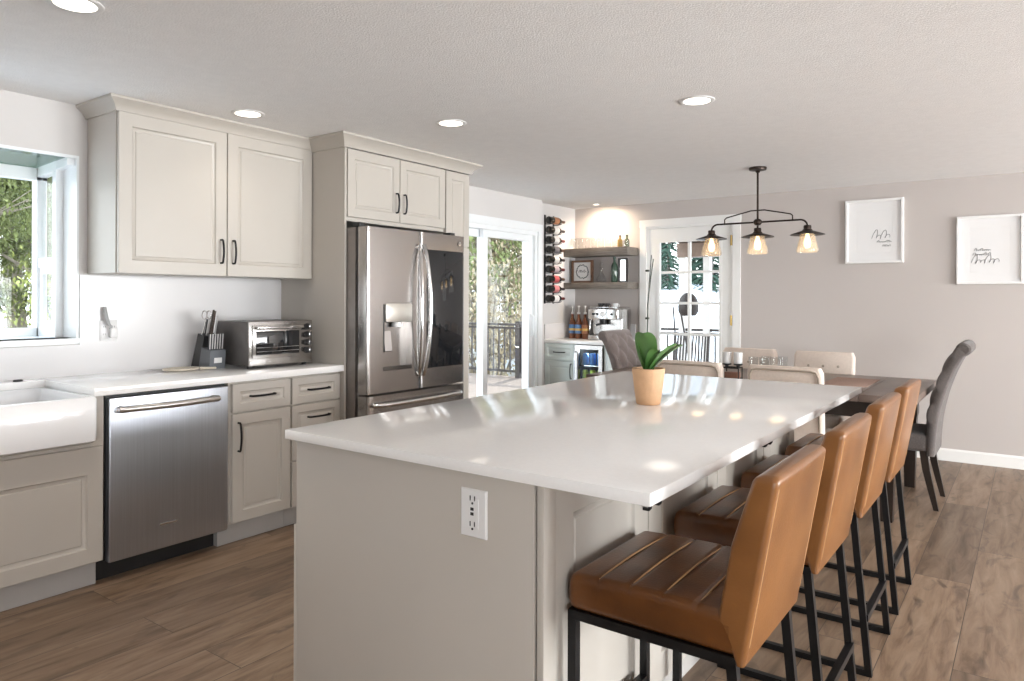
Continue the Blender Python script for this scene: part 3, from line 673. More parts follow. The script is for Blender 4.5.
# ---- potted orchid
PX, PY, PZ = -1.205, 2.56, .914
t = thing('potted_orchid', 'green leafed orchid without flowers in a tan ribbed pot on the island', 'plant', (PX, PY, PZ))
b = nb(); lathe(b, [(.042, 0), (.046, .003), (.050, .03), (.060, .11), (.0635, .132), (.0635, .139), (.0585, .139), (.056, .12), (.05, .115)], (PX, PY, PZ), 40)
for v in b.verts:   # diamond relief
    z = v.co.z - PZ
    if .01 < z < .13:
        a = math.atan2(v.co.y - PY, v.co.x - PX)
        f = 1 + .012 * abs(math.sin(a * 9 + z * 90)) ; v.co.x = PX + (v.co.x - PX) * f; v.co.y = PY + (v.co.y - PY) * f
mesh('pot', b, M_POT, t, 60)
b = nb(); lathe(b, [(.054, .118), (.05, .126), (.03, .13), (.001, .132)], (PX, PY, PZ), 24); mesh('bark', b, M_SOIL, t)
CR = Vector((.809, .588, 0)); CF = Vector((-.588, .809, 0))
def blade(base, dirs, ln, w, curl, rise):
    """wide strap leaf with a folded midrib"""
    bm = nb(); n = 12; dv = dirs.normalized(); sd = dv.cross(Vector((0, 0, 1))).normalized(); rings = []
    for k in range(n + 1):
        s = k / n; p = base + dv * ln * (s * .9) + Vector((0, 0, rise * math.sin(s * PI * .5 * curl)))
        ww = w * (math.sin(PI * min(1, .12 + s * .86)) ** .7) * (1 if s < .98 else .3)
        rings.append([p - sd * ww + Vector((0, 0, ww * .35)), p - sd * ww * .5 + Vector((0, 0, ww * .05)), p - Vector((0, 0, ww * .08)), p + sd * ww * .5 + Vector((0, 0, ww * .05)), p + sd * ww + Vector((0, 0, ww * .35)),
                      p + sd * ww * .5 + Vector((0, 0, ww * .05 - .003)), p - Vector((0, 0, ww * .08 + .004)), p - sd * ww * .5 + Vector((0, 0, ww * .05 - .003))])
    return ring_faces(bm, rings)
bp_ = Vector((PX, PY, PZ + .128)) - CR * .0
for dv, ln, w, cu, ri in ((CR * 1 + CF * .3, .165, .036, .8, .105), (CR * 1 - CF * .35, .12, .034, .85, .11), (-CR * .35 - CF * .6, .07, .044, .95, .150), (-CR * .7 + CF * .6, .06, .040, .9, .145), (CR * .45 - CF * .8, .07, .030, 1.1, .085)):
    mesh('leaf', blade(bp_, dv, ln, w, cu, ri), M_LEAF, t, 60)
s0 = bp_ - CR * .006
b = nb(); tube(b, [s0, s0 + Vector((0, 0, .1)), s0 + Vector((0, 0, .25)) + CR * .003, s0 + Vector((0, 0, .36)) + CR * .010, s0 + Vector((0, 0, .45)) + CR * .016], [.0032, .003, .0028, .0024, .002], 8); mesh('flower_stem', b, M_STEM, t)
b = nb(); tube(b, [s0 + CF * .006, s0 + CF * .006 + Vector((0, 0, .26)) + CR * .004, s0 + Vector((0, 0, .36)) + CR * .014, s0 + Vector((0, 0, .435)) + CR * .024], [.0026, .0026, .0024, .002], 8); mesh('stake', b, M_STEM, t)
for hz in (.20, .385):
    b = nb(); box(b, s0.x - .007, s0.x + .007, s0.y - .004, s0.y + .008, s0.z + hz, s0.z + hz + .008, .002); mesh('clip', b, M_STEM, t)

# ================================================================== STOOLS  (local frame: origin on the floor, front towards -X)
def make_stool():
    t = thing('counter_stool', 'tan leather counter stool at the island end with the white outlet', 'stool', (0, 0, 0), 'counter stools along the island')
    del LOC[t.name]
    hw = .212
    # seat, channels across the depth
    b = nb(); rings = []; n = 72; xa, xb = -.218, .205
    for k in range(n + 1):
        s = k / n; x = xa + (xb - xa) * s
        e = min(x - xa, xb - x); r = .022
        ed = r - math.sqrt(max(0, r * r - max(0, r - e) ** 2)) if e < r else 0
        ph = (s * 5.2) % 1.0
        gv = .0045 * math.exp(-((min(ph, 1 - ph)) / .05) ** 2) if .06 < s < .97 else 0
        top = .652 - ed + .006 * math.sin(PI * s) - gv; bot = .566 + ed * .6
        loop = []
        for (yy, zz) in rrect(-hw + ed * .6, hw - ed * .6, bot, top, .022, 4):
            dome = .010 * (1 - (yy / hw) ** 2) if zz > (bot + top) / 2 + .02 else 0
            loop.append((x, yy, zz + dome))
        rings.append(loop)
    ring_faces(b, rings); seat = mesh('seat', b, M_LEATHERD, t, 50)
    b = nb()
    for k in range(1, 5):
        s = k / 5.2; x = xa + (xb - xa) * s
        pts = [(x, -hw + .004, .632)] + [(x, -hw + .018 + (2 * hw - .036) * j / 10, .6515 + .006 * math.sin(PI * s) + .010 * (1 - ((-hw + .018 + (2 * hw - .036) * j / 10) / hw) ** 2) - .0055) for j in range(11)] + [(x, hw - .004, .632)]
        tube(b, pts, .0024, 6)
    mesh('stitching', b, M_STITCH, seat)
    # back
    b = nb(); rings = []; n = 56; za, zb = .552, .957
    def bx(z):   # rear face line
        return .226 + .175 * (z - .56)
    for k in range(n + 1):
        s = k / n; z = za + (zb - za) * s
        e = zb - z; r = .016
        ed = r - math.sqrt(max(0, r * r - max(0, r - e) ** 2)) if e < r else 0
        ph = ((z - .66) / .082) % 1.0
        gv = .004 * math.exp(-((min(ph, 1 - ph)) / .06) ** 2) if .68 < z < .93 else 0
        th = (.074 - .022 * max(0, (z - .80) / .16)) * min(1, .22 + max(0, (z - za) / .085) * .78); rear = bx(z) - ed * .7; fr = rear - th + ed * 1.6
        w = hw - ed * .9
        loop = []
        for (xx, yy) in rrect(fr, rear, -w, w, min(.013, (rear - fr) * .42), 4):
            x2 = xx + (gv if xx < (fr + rear) / 2 and abs(yy) < w - .012 else 0)
            loop.append((x2 + .012 * (yy / hw) ** 2 * -1, yy, z + (.004 * (1 - (yy / w) ** 2) if k == n else 0)))
        rings.append(loop)
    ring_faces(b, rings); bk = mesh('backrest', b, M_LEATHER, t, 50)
    for s in (-1, 1):
        b = nb(); tube(b, [(bx(z) - .0112, s * (hw - .0135), z) for z in [za + .04 + (zb - za - .065) * j / 10 for j in range(11)]], .0015, 6)
        mesh('seam', b, M_STITCH, bk)
    w = .022; lx0, lx1, ly = -.205, .185, .198
    b = nb()
    for s in (-1, 1): bar(b, (lx0 - w / 2, s * ly, .555), (lx1 + w / 2, s * ly, .555), w)
    for x in (lx0, lx1): bar(b, (x, -ly, .555), (x, ly, .555), w)
    mesh('seat_frame', b, M_BLACK, t)
    rx = .236
    for s in (-1, 1):
        b = nb(); bar(b, (lx0, s * ly, 0), (lx0, s * ly, .55), w); mesh('leg', b, M_BLACK, t)
        b = nb(); bar(b, (rx, s * ly, 0), (lx1, s * ly, .55), w); mesh('leg', b, M_BLACK, t)
        b = nb(); bar(b, (lx0, s * ly, w / 2), (rx, s * ly, w / 2), w); mesh('floor_runner', b, M_BLACK, t)
    b = nb(); bar(b, (lx0, -ly, .23), (lx0, ly, .23), w); mesh('footrest', b, M_BLACK, t)
    b = nb(); bar(b, (rx - .014, -ly, .20), (rx - .014, ly, .20), w); mesh('stretcher', b, M_BLACK, t)
    return t
st0 = make_stool(); st0.location = (-.697, 1.700, 0)
for k, (y, lb) in enumerate(((2.330, 'second tan leather counter stool from the island end with the outlet'), (2.97, 'third tan leather counter stool from the island end with the outlet'), (3.585, 'last tan leather counter stool, beside the dark dining table'))):
    dup(st0, (-.697, y, 0), 0, lb)

# ================================================================== DINING
t = thing('dining_table', 'dark brown plank dining table beyond the island under the pendant light', 'table', (-1.62, 5.25, 0))
TX0, TX1, TY0, TY1 = -2.70, -.54, 4.66, 5.85
b = nb(); box(b, TX0 + .30, TX1 - .30, TY0, TY1, .715, .76, .003)
for (a, c) in ((TX0, TX0 + .297), (TX1 - .297, TX1)): box(b, a, c, TY0, TY1, .715, .76, .003)
mesh('tabletop', b, M_TABLE, t)
b = nb(); box(b, TX0 + .12, TX1 - .12, TY0 + .09, TY0 + .115, .61, .715); box(b, TX0 + .12, TX1 - .12, TY1 - .09, TY1 - .065, .61, .715)
box(b, TX0 + .12, TX0 + .145, TY0 + .09, TY1 - .09, .61, .715); box(b, TX1 - .145, TX1 - .12, TY0 + .09, TY1 - .07, .61, .715); mesh('apron', b, M_DKWOOD, t)
for xx in (TX0 + .16, TX1 - .16):
    for yy in (TY0 + .13, TY1 - .075):
        b = nb(); ring_faces(b, [[(xx + s * i, yy + s * j, z) for i, j in ((-1, -1), (1, -1), (1, 1), (-1, 1))] for z, s in ((0, .032), (.5, .045), (.52, .05), (.70, .05))]); mesh('leg', b, M_DKWOOD, t)
b = nb(); box(b, -1.14, -.86, 5.05, 5.58, .76, .764, .001); solo('placemat', b, mat('tan_placemat', (0.36, 0.235, 0.19), .8, var=.08, vscale=80), 'tan woven placemat on the right end of the dining table', 'placemat')

# cream chairs (local: back towards -Y, faces +Y)
def make_cream():
    t = thing('dining_chair', 'cream dining chair with piped back on the island side, next to the placemat', 'chair', (0, 0, 0), 'cream chairs at the dining table'); del LOC[t.name]
    b = nb(); box(b, -.225, .225, -.17, .25, .38, .48, .03, 4); mesh('seat', b, M_CREAM, t)
    b = nb(); rings = []
    for k in range(17):
        s = k / 16; z = .36 + .55 * s; y = -.19 - .05 * s
        e = .91 - z; r = .014; ed = r - math.sqrt(max(0, r * r - max(0, r - e) ** 2)) if e < r else 0
        rings.append([(p[0], p[1], z) for p in rrect(-.225 + ed, .225 - ed, y - .035 + ed * .5, y + .035 - ed * .5, .022, 4)])
    ring_faces(b, rings); bk = mesh('backrest', b, M_CREAM, t)
    b = nb(); tube(b, [(-.205, -.227, .40), (-.205, -.272, .85), (-.19, -.275, .882), (-.16, -.277, .89), (.16, -.277, .89), (.19, -.275, .882), (.205, -.272, .85), (.205, -.227, .40)], .006, 8); mesh('piping', b, M_CREAMP, bk)
    for (px_, pz_) in ((-.11, .80), (0, .80), (.11, .80), (-.055, .70), (.055, .70)):
        b = nb(); lathe(b, [(.011, 0), (.009, .005), (.001, .007)], (px_, -.19 - .05 * (pz_ - .36) / .55 + .034, pz_), 10, 'Y'); mesh('button', b, M_CREAMP, bk)
    for xx in (-.195, .195):
        for yy, sp in ((-.17, -.05), (.215, 0)):
            b = nb(); ring_faces(b, [[(xx + s * i, yy + o + s * j, z) for i, j in ((-1, -1), (1, -1), (1, 1), (-1, 1))] for z, s, o in ((0, .015, sp), (.39, .021, 0))]); mesh('leg', b, M_DKWOOD, t)
    return t
c0 = make_cream(); c0.location = (-1.235, 4.80, 0)
dup(c0, (-1.85, 4.80, 0), 0, 'cream dining chair with piped back on the island side, behind the potted orchid')
dup(c0, (-1.335, 5.82, 0), PI, 'cream tufted dining chair on the wall side of the table, opposite the placemat')
dup(c0, (-1.93, 5.84, 0), PI, 'cream tufted dining chair on the wall side of the table, behind the clear glasses')

# grey scroll-back chairs (local: back at +X, faces -X)
def make_scroll(mb, tuft_side):
    t = thing('rollback_chair', 'grey upholstered rollback chair at the table head beside the tan stools', 'chair', (0, 0, 0), 'grey chairs at the table heads'); del LOC[t.name]
    hw = .235
    b = nb(); box(b, -.42, .07, -hw, hw, .36, .475, .03, 4); mesh('seat', b, mb, t)
    # back: front line curve (x,z), thickness, scroll on top
    cl = [(.055, .34), (.06, .45), (.075, .58), (.105, .72), (.15, .86), (.20, .97), (.235, 1.02)]
    def cpt(s):
        f = s * (len(cl) - 1); i = min(int(f), len(cl) - 2); u = f - i
        p0, p1, p2, p3 = cl[max(0, i - 1)], cl[i], cl[i + 1], cl[min(len(cl) - 1, i + 2)]
        return tuple(.5 * (2 * p1[q] + (p2[q] - p0[q]) * u + (2 * p0[q] - 5 * p1[q] + 4 * p2[q] - p3[q]) * u * u + (3 * p1[q] - p0[q] - 3 * p2[q] + p3[q]) * u ** 3) for q in (0, 1))
    b = nb(); n, ny = 44, 28; th = .05
    front = []; rear = []
    for k in range(n + 1):
        s = k / n; x, z = cpt(s); x2, z2 = cpt(min(1, s + .01)); x1_, z1_ = cpt(max(0, s - .01))
        tx, tz = x2 - x1_, z2 - z1_; L = math.hypot(tx, tz); nx, nz = -tz / L, tx / L     # toward the sitter
        fr = []; rr = []
        for j in range(ny + 1):
            y = -hw + 2 * hw * j / ny; d = .0
            if s > .22:
                u = y / .085; v = (z - .40) / .105
                pu, pv = (u + v) / 2, (u - v) / 2
                d = .024 * min(1, (s - .22) / .1) * (abs(math.sin(PI * pu)) * abs(math.sin(PI * pv))) ** .5
            ed = .012 if j in (0, ny) else 0
            fr.append((x + nx * (d - ed), y, z + nz * (d - ed))); rr.append((x - nx * (th - ed), y, z - nz * (th - ed)))
        front.append(fr); rear.append(rr)
    ring_faces(b, [f + list(reversed(r)) for f, r in zip(front, rear)])
    bk = mesh('backrest', b, mb, t, 60)
    b = nb(); c = Vector((.258, 0, 1.018)); prof = [(.0, -hw + .004), (.030, -hw + .004), (.041, -hw + .014), (.043, -hw + .03), (.043, hw - .03), (.041, hw - .014), (.030, hw - .004), (.0, hw - .004)]
    lathe(b, [(max(r, .001), y) for r, y in prof], c, 24, 'Y'); mesh('scroll_roll', b, mb, bk)
    for i in range(-6, 7):
        for j in range(-6, 7):
            pu, pv = i, j; u = pu + pv; v = pu - pv; y = u * .085; z = .40 + v * .105
            if abs(y) < hw - .03 and .56 < z < .98:
                s = min(range(0, 101), key=lambda q: abs(cpt(q / 100)[1] - z)) / 100; x = cpt(s)[0]
                b = nb(); lathe(b, [(.010, 0.004), (.010, -.004), (.007, -.009), (.001, -.010)], (x, y, z), 10, 'X'); mesh('button', b, mb, bk)
    for s in (-1, 1):
        b = nb(); yy = s * (hw - .03)
        ring_faces(b, [[(x + w * i, yy + w * j, z) for i, j in ((-1, -1), (1, -1), (1, 1), (-1, 1))] for x, z, w in ((.115, 0, .014), (.088, .12, .018), (.06, .25, .021), (.045, .37, .023))]); mesh('leg', b, M_DKWOOD, t)
        b = nb(); ring_faces(b, [[(-.375 + w * i, yy + w * j, z) for i, j in ((-1, -1), (1, -1), (1, 1), (-1, 1))] for z, w in ((0, .016), (.37, .024))]); mesh('leg', b, M_DKWOOD, t)
    return t
g0 = make_scroll(M_GREYFAB, -1); g0.location = (-.600, 5.41, 0)
g1 = make_scroll(M_TUFT, -1); g1.location = (-2.63, 5.47, 0); g1.rotation_euler = (0, 0, PI)
g1['label'] = 'taupe tufted rollback chair at the table head in front of the bar'

# table top things
t = thing('candle_holder', 'black wire caddy holding two white candle cups on the dining table', 'candle holder', (-1.70, 4.97, .76))
b = nb()
for xx in (-1.755, -1.645):
    for yy in (4.93, 5.01): tube(b, [(xx, yy, .76), (xx, yy, .825)], .004, 6)
for zz in (.768, .822): tube(b, [(-1.755, 4.93, zz), (-1.645, 4.93, zz), (-1.645, 5.01, zz), (-1.755, 5.01, zz), (-1.755, 4.93, zz)], .004, 6)
for xx in (-1.74, -1.66): lathe(b, [(.012, .825), (.012, .832), (.03, .836), (.032, .842), (.028, .842)], (xx, 4.97, 0), 16)
mesh('wire_frame', b, M_BLACK, t)
b = nb(); box(b, -1.747, -1.653, 4.938, 5.002, .765, .80, .003); mesh('tray', b, mat('reddish_wood', (0.25, 0.12, 0.08), .5, var=.2), t)
for xx in (-1.74, -1.66):
    b = nb(); lathe(b, [(.024, .842), (.028, .846), (.030, .90), (.028, .90), (.026, .85), (.001, .848)], (xx, 4.97, 0), 20); mesh('cup', b, glass_mat('frosted_cup', (.97, .97, .97), .1, .1, .6, (.92, .91, .90)), t)
t.scale = (1, 1, 1.38)
gl0 = None
def tumbler(loc, r=.034, h=.105, label='', group=None):
    b = nb(); lathe(b, [(r * .82, 0), (r * .86, .003), (r, h), (r - .003, h), (r * .84, .012), (.001, .012)], (0, 0, 0), 20)
    finish(b); me = bpy.data.meshes.new('drinking_glass'); b.to_mesh(me); b.free(); me.materials.append(M_CLEAR)
    o = bpy.data.objects.new('drinking_glass', me); COL.objects.link(o); o.location = loc; return tag(o, label, 'glass', group)
lab_t = 'clear drinking glass in the cluster on the dining table'
gl0 = tumbler((-1.72, 5.50, .76), .036, .125, lab_t, 'glasses on the dining table')
for p in ((-1.64, 5.50), (-1.66, 5.62), (-1.58, 5.58), (-1.55, 5.68)): dup(gl0, (*p, .76), 0)

# pendant lamp
t = thing('pendant_lamp', 'dark bronze three light linear pendant with glass jars over the dining table', 'lamp', (-1.69, 5.496, CZ))
LX = -1.69; LY = 5.496
b = nb(); lathe(b, [(.001, CZ), (.064, CZ), (.066, CZ - .006), (.062, CZ - .02), (.02, CZ - .026), (.012, CZ - .04), (.001, CZ - .04)], (LX, LY, 0), 28); mesh('canopy', b, M_BRONZE, t)
b = nb(); tube(b, [(LX, LY, CZ - .03), (LX, LY, 1.90)], .0075, 10); mesh('rod', b, M_BRONZE, t)
b = nb(); lathe(b, [(.001, 1.885), (.02, 1.887), (.03, 1.90), (.032, 1.91), (.03, 1.922), (.018, 1.934), (.001, 1.936)], (LX, LY, 0), 20); mesh('hub', b, M_BRONZE, t)
b = nb(); e = .36
def arc(cx, cz, r, a0, a1, n=6): return [(cx + r * math.cos(math.radians(a0 + (a1 - a0) * k / n)), LY, cz + r * math.sin(math.radians(a0 + (a1 - a0) * k / n))) for k in range(n + 1)]
tube(b, [(LX - e, LY, 1.845)] + arc(LX - e + .05, 1.86, .05, 180, 90) + arc(LX + e - .05, 1.86, .05, 90, 0) + [(LX + e, LY, 1.845)], .0068, 10); mesh('arm', b, M_BRONZE, t)
b = nb(); tube(b, [(LX - .255, LY, 1.91), (LX - .255, LY, 1.945)] + [(LX - .24, LY, 1.958), (LX - .05, LY, 2.0), (LX + .05, LY, 2.0), (LX + .24, LY, 1.958)] + [(LX + .255, LY, 1.945), (LX + .255, LY, 1.91)], .005, 8); mesh('brace', b, M_BRONZE, t)
for xx in (LX - e, LX, LX + e):
    b = nb(); lathe(b, [(.001, 1.868), (.024, 1.866), (.027, 1.86), (.027, 1.838), (.034, 1.834), (.036, 1.828), (.118, 1.800), (.121, 1.796), (.117, 1.795), (.04, 1.815), (.001, 1.818)], (xx, LY, 0), 32); sh = mesh('shade', b, M_BRONZE, t)
    if xx == LX:
        b = nb(); tube(b, [(xx, LY, 1.89), (xx, LY, 1.86)], .008, 8); mesh('stem', b, M_BRONZE, sh)
    b = nb(); lathe(b, [(.045, 1.812), (.050, 1.80), (.066, 1.735), (.078, 1.69), (.078, 1.676), (.070, 1.668), (.068, 1.676), (.072, 1.69), (.060, 1.735), (.046, 1.80), (.042, 1.812)], (xx, LY, 0), 28); mesh('glass_jar', b, M_AMBERGL, sh)
    b = nb(); lathe(b, [(.012, 1.812), (.013, 1.79), (.022, 1.76), (.026, 1.735), (.022, 1.71), (.010, 1.698), (.001, 1.697)], (xx, LY, 0), 20); mesh('bulb', b, M_BULB, sh)
    light('pendant_bulb_light', 'POINT', (xx, LY, 1.68), 0.35, (1.0, 0.74, 0.46), shadow_soft_size=.06)

# recessed downlights
cans = [(-2.649, 1.10), (-3.453, 2.304), (-2.688, 3.101), (-1.372, 3.471)]
clab = ['round recessed ceiling light out from the farmhouse sink', 'round recessed ceiling light in front of the large wall cabinet', 'round recessed ceiling light in front of the fridge cabinet', 'round recessed ceiling light over the far half of the island']
for (x, y), lb in zip(cans, clab):
    t = thing('recessed_light', lb, 'ceiling light', (x, y, CZ), 'recessed ceiling lights')
    b = nb(); lathe(b, [(.088, CZ), (.088, CZ - .003), (.082, CZ - .006), (.066, CZ - .004), (.066, CZ)], (x, y, 0), 36); mesh('trim_ring', b, M_WHITEPL, t)
    b = nb(); lathe(b, [(.067, CZ - .0005), (.067, CZ - .004), (.05, CZ - .0055), (.001, CZ - .006)], (x, y, 0), 36); mesh('diffuser', b, M_LAMP, t)
    light('downlight', 'SPOT', (x, y, CZ - .02), {-2.649: 48, -3.453: 5, -2.688: 40, -1.372: 6}[x], (1.0, 0.91, 0.80), (0, 0, 0), spot_size=math.radians(98 if -3 < x < -2 else 130), spot_blend=.8, shadow_soft_size=.12)
t = thing('puck_light', 'tiny recessed spotlight in the ceiling above the bar shelves', 'ceiling light', (-3.72, 6.62, CZ))
b = nb(); lathe(b, [(.04, CZ), (.04, CZ - .004), (.03, CZ - .006), (.03, CZ)], (-3.72, 6.62, 0), 24); mesh('trim_ring', b, M_WHITEPL, t)
b = nb(); lathe(b, [(.03, CZ - .001), (.03, CZ - .004), (.001, CZ - .005)], (-3.72, 6.62, 0), 24); mesh('diffuser', b, M_LAMP, t)
light('puck_spot', 'SPOT', (-3.72, 6.62, CZ - .02), 40, (1.0, 0.82, 0.63), (math.radians(20), 0, 0), spot_size=math.radians(165), spot_blend=1.0, shadow_soft_size=.03)

# framed prints
def scribble(bm, x, y, z, w, h, n, seed, slant=.3, r=.0017):
    """a run of joined-up letter strokes, some tall, some with tails"""
    rd = random.Random(seed); pts = []; lw_ = w / n
    for k in range(n):
        up = h * rd.choice((.35, .4, .45, .9, 1.0)) if k else h; dn = h * rd.choice((.05, .08, .1, .55)) if k else .1 * h
        bw = lw_ * rd.uniform(.55, .95); x0_ = x + lw_ * k
        for q in range(10):
            a = 2 * PI * q / 10
            zz = up * (1 - math.cos(a)) / 2 - dn * max(0, math.sin(a * .5 + PI * .75)) ** 3
            pts.append((x0_ + lw_ * q / 10 - bw * .32 * math.sin(a) + slant * zz, y, z - h * .3 + zz))
    tube(bm, pts, r, 5)
def print_frame(name, label, x0, x1, z0, z1, lines):
    t = thing(name, label, 'picture', ((x0 + x1) / 2, BY, z0), 'white framed prints on the back wall')
    F = frame_NY(BY)
    b = nb()
    def R(i, n): return [F(x0 + i, z0 + i, n), F(x1 - i, z0 + i, n), F(x1 - i, z1 - i, n), F(x0 + i, z1 - i, n)]
    ring_faces(b, [R(0, .001), R(0, .030), R(.003, .033), R(.019, .033), R(.022, .030), R(.022, .010)]); mesh('frame', b, M_FRAMEW, t)
    b = nb(); i2 = .085; ring_faces(b, [R(.021, .011), R(.021, .013), R(i2, .013), R(i2 + .004, .0115)], cap=False); mesh('mat_board', b, M_MATB, t)
    b = nb(); ring_faces(b, [R(i2 - .01, .0105), R(i2 - .01, .0112)]); mesh('paper', b, M_PAPER, t)
    b = nb()
    for (fx, fz, fw_, h, n, sd) in lines: scribble(b, x0 + (x1 - x0) * fx, BY - .0125, z0 + (z1 - z0) * fz, (x1 - x0) * fw_, h, n, sd)
    mesh('handwriting', b, M_INK, t)
print_frame('framed_print', 'white framed print with one big script word over two small lines, nearer the pendant', -1.341, -.884, 1.642, 2.196, [(.46, .43, .30, .075, 4, 1), (.55, .33, .24, .018, 8, 2), (.64, .265, .13, .014, 5, 3)])
print_frame('framed_print', 'white framed print with two small lines over a big script word, farther from the pendant', -.503, -.052, 1.452, 2.002, [(.27, .50, .24, .02, 8, 4), (.25, .435, .26, .02, 8, 5), (.23, .35, .40, .06, 6, 6)])

# ================================================================== BAR NOOK
BF = 6.29; BN = frame_NY(BF); BN2 = frame_NY(BF - .02)
t = thing('bar_cabinet', 'pale grey green bar cabinet with one drawer and door, left of the drinks cooler', 'cabinet', (-3.95, 6.58, 0))
b = nb(); box(b, NX + .002, -3.772, BF, BY - .002, .10, .866); mesh('body', b, M_BARCAB, t)
b = nb(); box(b, NX + .002, -3.772, BF + .06, BY - .002, 0, .10); mesh('toe_kick', b, M_KICK, t)
d = mesh('drawer', panel_front(BN, NX + .004, -3.776, .69, .858, stile=.036, deep=.008), M_BARCAB, t); handle(BN2, -3.95, .775, .13, False, d)
d = mesh('door', panel_front(BN, NX + .004, -3.776, .105, .682, stile=.05), M_BARCAB, t); handle(BN2, -3.805, .585, .15, True, d)
t = thing('beverage_cooler', 'small glass door drinks cooler with cans inside under the bar counter', 'cooler', (-3.6, 6.58, 0))
cx0, cx1 = -3.764, -3.445
b = nb(); box(b, cx0, cx0 + .015, BF + .002, BY - .03, .02, .86); box(b, cx1 - .015, cx1, BF + .002, BY - .03, .02, .86); box(b, cx0, cx1, BY - .05, BY - .03, .02, .86)
box(b, cx0, cx1, BF + .002, BY - .03, .02, .11); box(b, cx0, cx1, BF + .002, BY - .03, .84, .86); mesh('body', b, M_BLKPL, t)
b = nb()
for zz in (.30, .475, .645): box(b, cx0 + .02, cx1 - .02, BF + .03, BY - .06, zz, zz + .006)
mesh('shelf', b, M_CHROME, t)
b = nb(); ring_faces(b, [[BN(cx0 + i, .11 + i, n), BN(cx1 - i, .11 + i, n), BN(cx1 - i, .86 - i, n), BN(cx0 + i, .86 - i, n)] for i, n in ((0, 0), (0, .028), (.002, .03), (.043, .03), (.045, .028), (.045, 0), (0, 0))], cap=False); dr_ = mesh('door_frame', b, M_STEEL, t)
b = nb(); box(b, cx0 + .045, cx1 - .045, BF - .016, BF - .011, .155, .815); mesh('door_glass', b, M_PANE, dr_)
b = nb(); tube(b, [(cx0 + .018, BF - .03, .40), (cx0 + .018, BF - .06, .41), (cx0 + .018, BF - .06, .78), (cx0 + .018, BF - .03, .79)], .007, 8); mesh('handle', b, M_CHROME, dr_)
light('cooler_lamp', 'POINT', (-3.60, 6.42, .80), 3.0, (.9, .97, 1.0), shadow_soft_size=.02)
ccol = {'blue': (.10, .25, .60), 'lime': (.45, .62, .12), 'white': (.75, .77, .78)}
for kz, (zz, cn) in enumerate(((.651, 'blue'), (.481, 'lime'), (.306, 'white'))):
    proto = None
    for k in range(3):
        x = -3.69 + k * .083
        if proto is None:
            b = nb(); lathe(b, [(.024, 0), (.031, .008), (.032, .012), (.032, .108), (.026, .12), (.025, .121), (.001, .119)], (x, 6.36, zz), 16)
            proto = solo('drink_can', b, mat('can_' + cn, ccol[cn], .3, metal=.4, var=.15, vscale=30), '%s drink can on the %s shelf inside the drinks cooler' % (cn, ('top', 'middle', 'lower')[kz]), 'can', 'cans in the drinks cooler', origin=(x, 6.36, zz))
        else: dup(proto, (x, 6.36, zz))
b = nb(); box(b, -3.440, -3.400, BF, BY - .002, 0, .866); solo('bar_end_panel', b, M_BARCAB, 'pale grey green end panel at the right of the drinks cooler', 'panel')
b = nb(); box(b, NX + .001, -3.385, BF - .035, BY - .001, .867, .90, .003); solo('bar_countertop', b, M_QUARTZ, 'short white quartz counter of the corner bar', 'countertop')
b = nb(); box(b, NX + .001, -3.385, BY - .014, BY - .001, .90, 1.06, .002); box(b, NX + .001, NX + .014, BF - .03, BY - .014, .90, 1.06, .002); struct('trim_2', b, M_SPLASH)
# shelves
for z0_, z1_, lb in ((1.782, 1.866, 'thick weathered wood floating shelf holding glasses, upper one in the bar'), (1.434, 1.500, 'thick weathered wood floating shelf holding the round wreath sign, lower one')):
    b = nb(); box(b, NX + .002, -3.362, 6.640, BY - .001, z0_, z1_, .003); solo('floating_shelf', b, M_SHELF, lb, 'shelf', 'floating shelves over the bar')
lab = 'clear glass tumbler in the row on the upper bar shelf'
s0_ = tumbler((-4.06, 6.74, 1.866), .036, .12, lab, 'glasses on the upper shelf')
for k in range(1, 7): dup(s0_, (-4.06 + k * .084, 6.74, 1.866), 0)
def bottle_prof(r, h, nr, nh): return [(r * .9, 0), (r, .006), (r, h * .62), (r * .85, h * .70), (nr, h * .80), (nr, h - nh), (nr * 1.15, h - nh), (nr * 1.15, h), (.001, h)]
for x, m, lb in ((-3.50, mat('amber_liquor', (.30, .20, .07), .15, var=.1), 'small amber bottle on the upper bar shelf right of the glasses'), (-3.42, mat('olive_glass', (.16, .17, .10), .15, var=.1), 'small olive bottle at the right end of the upper bar shelf')):
    t = thing('small_bottle', lb, 'bottle', (x, 6.74, 1.866)); b = nb(); lathe(b, bottle_prof(.026, .115, .010, .02), (x, 6.74, 1.866), 18); mesh('body', b, m, t)
    b = nb(); lathe(b, [(.012, .115), (.012, .128), (.001, .129)], (x, 6.74, 1.866), 14); mesh('cap', b, M_BLKPL, t)
b = nb(); lathe(b, [(.03, 0), (.036, .004), (.036, .07), (.032, .076), (.03, .07), (.03, .006), (.001, .006)], (-3.405, 6.69, 1.866), 18); solo('glass_jar', b, M_CLEAR, 'low clear jar at the front right corner of the upper bar shelf', 'jar')
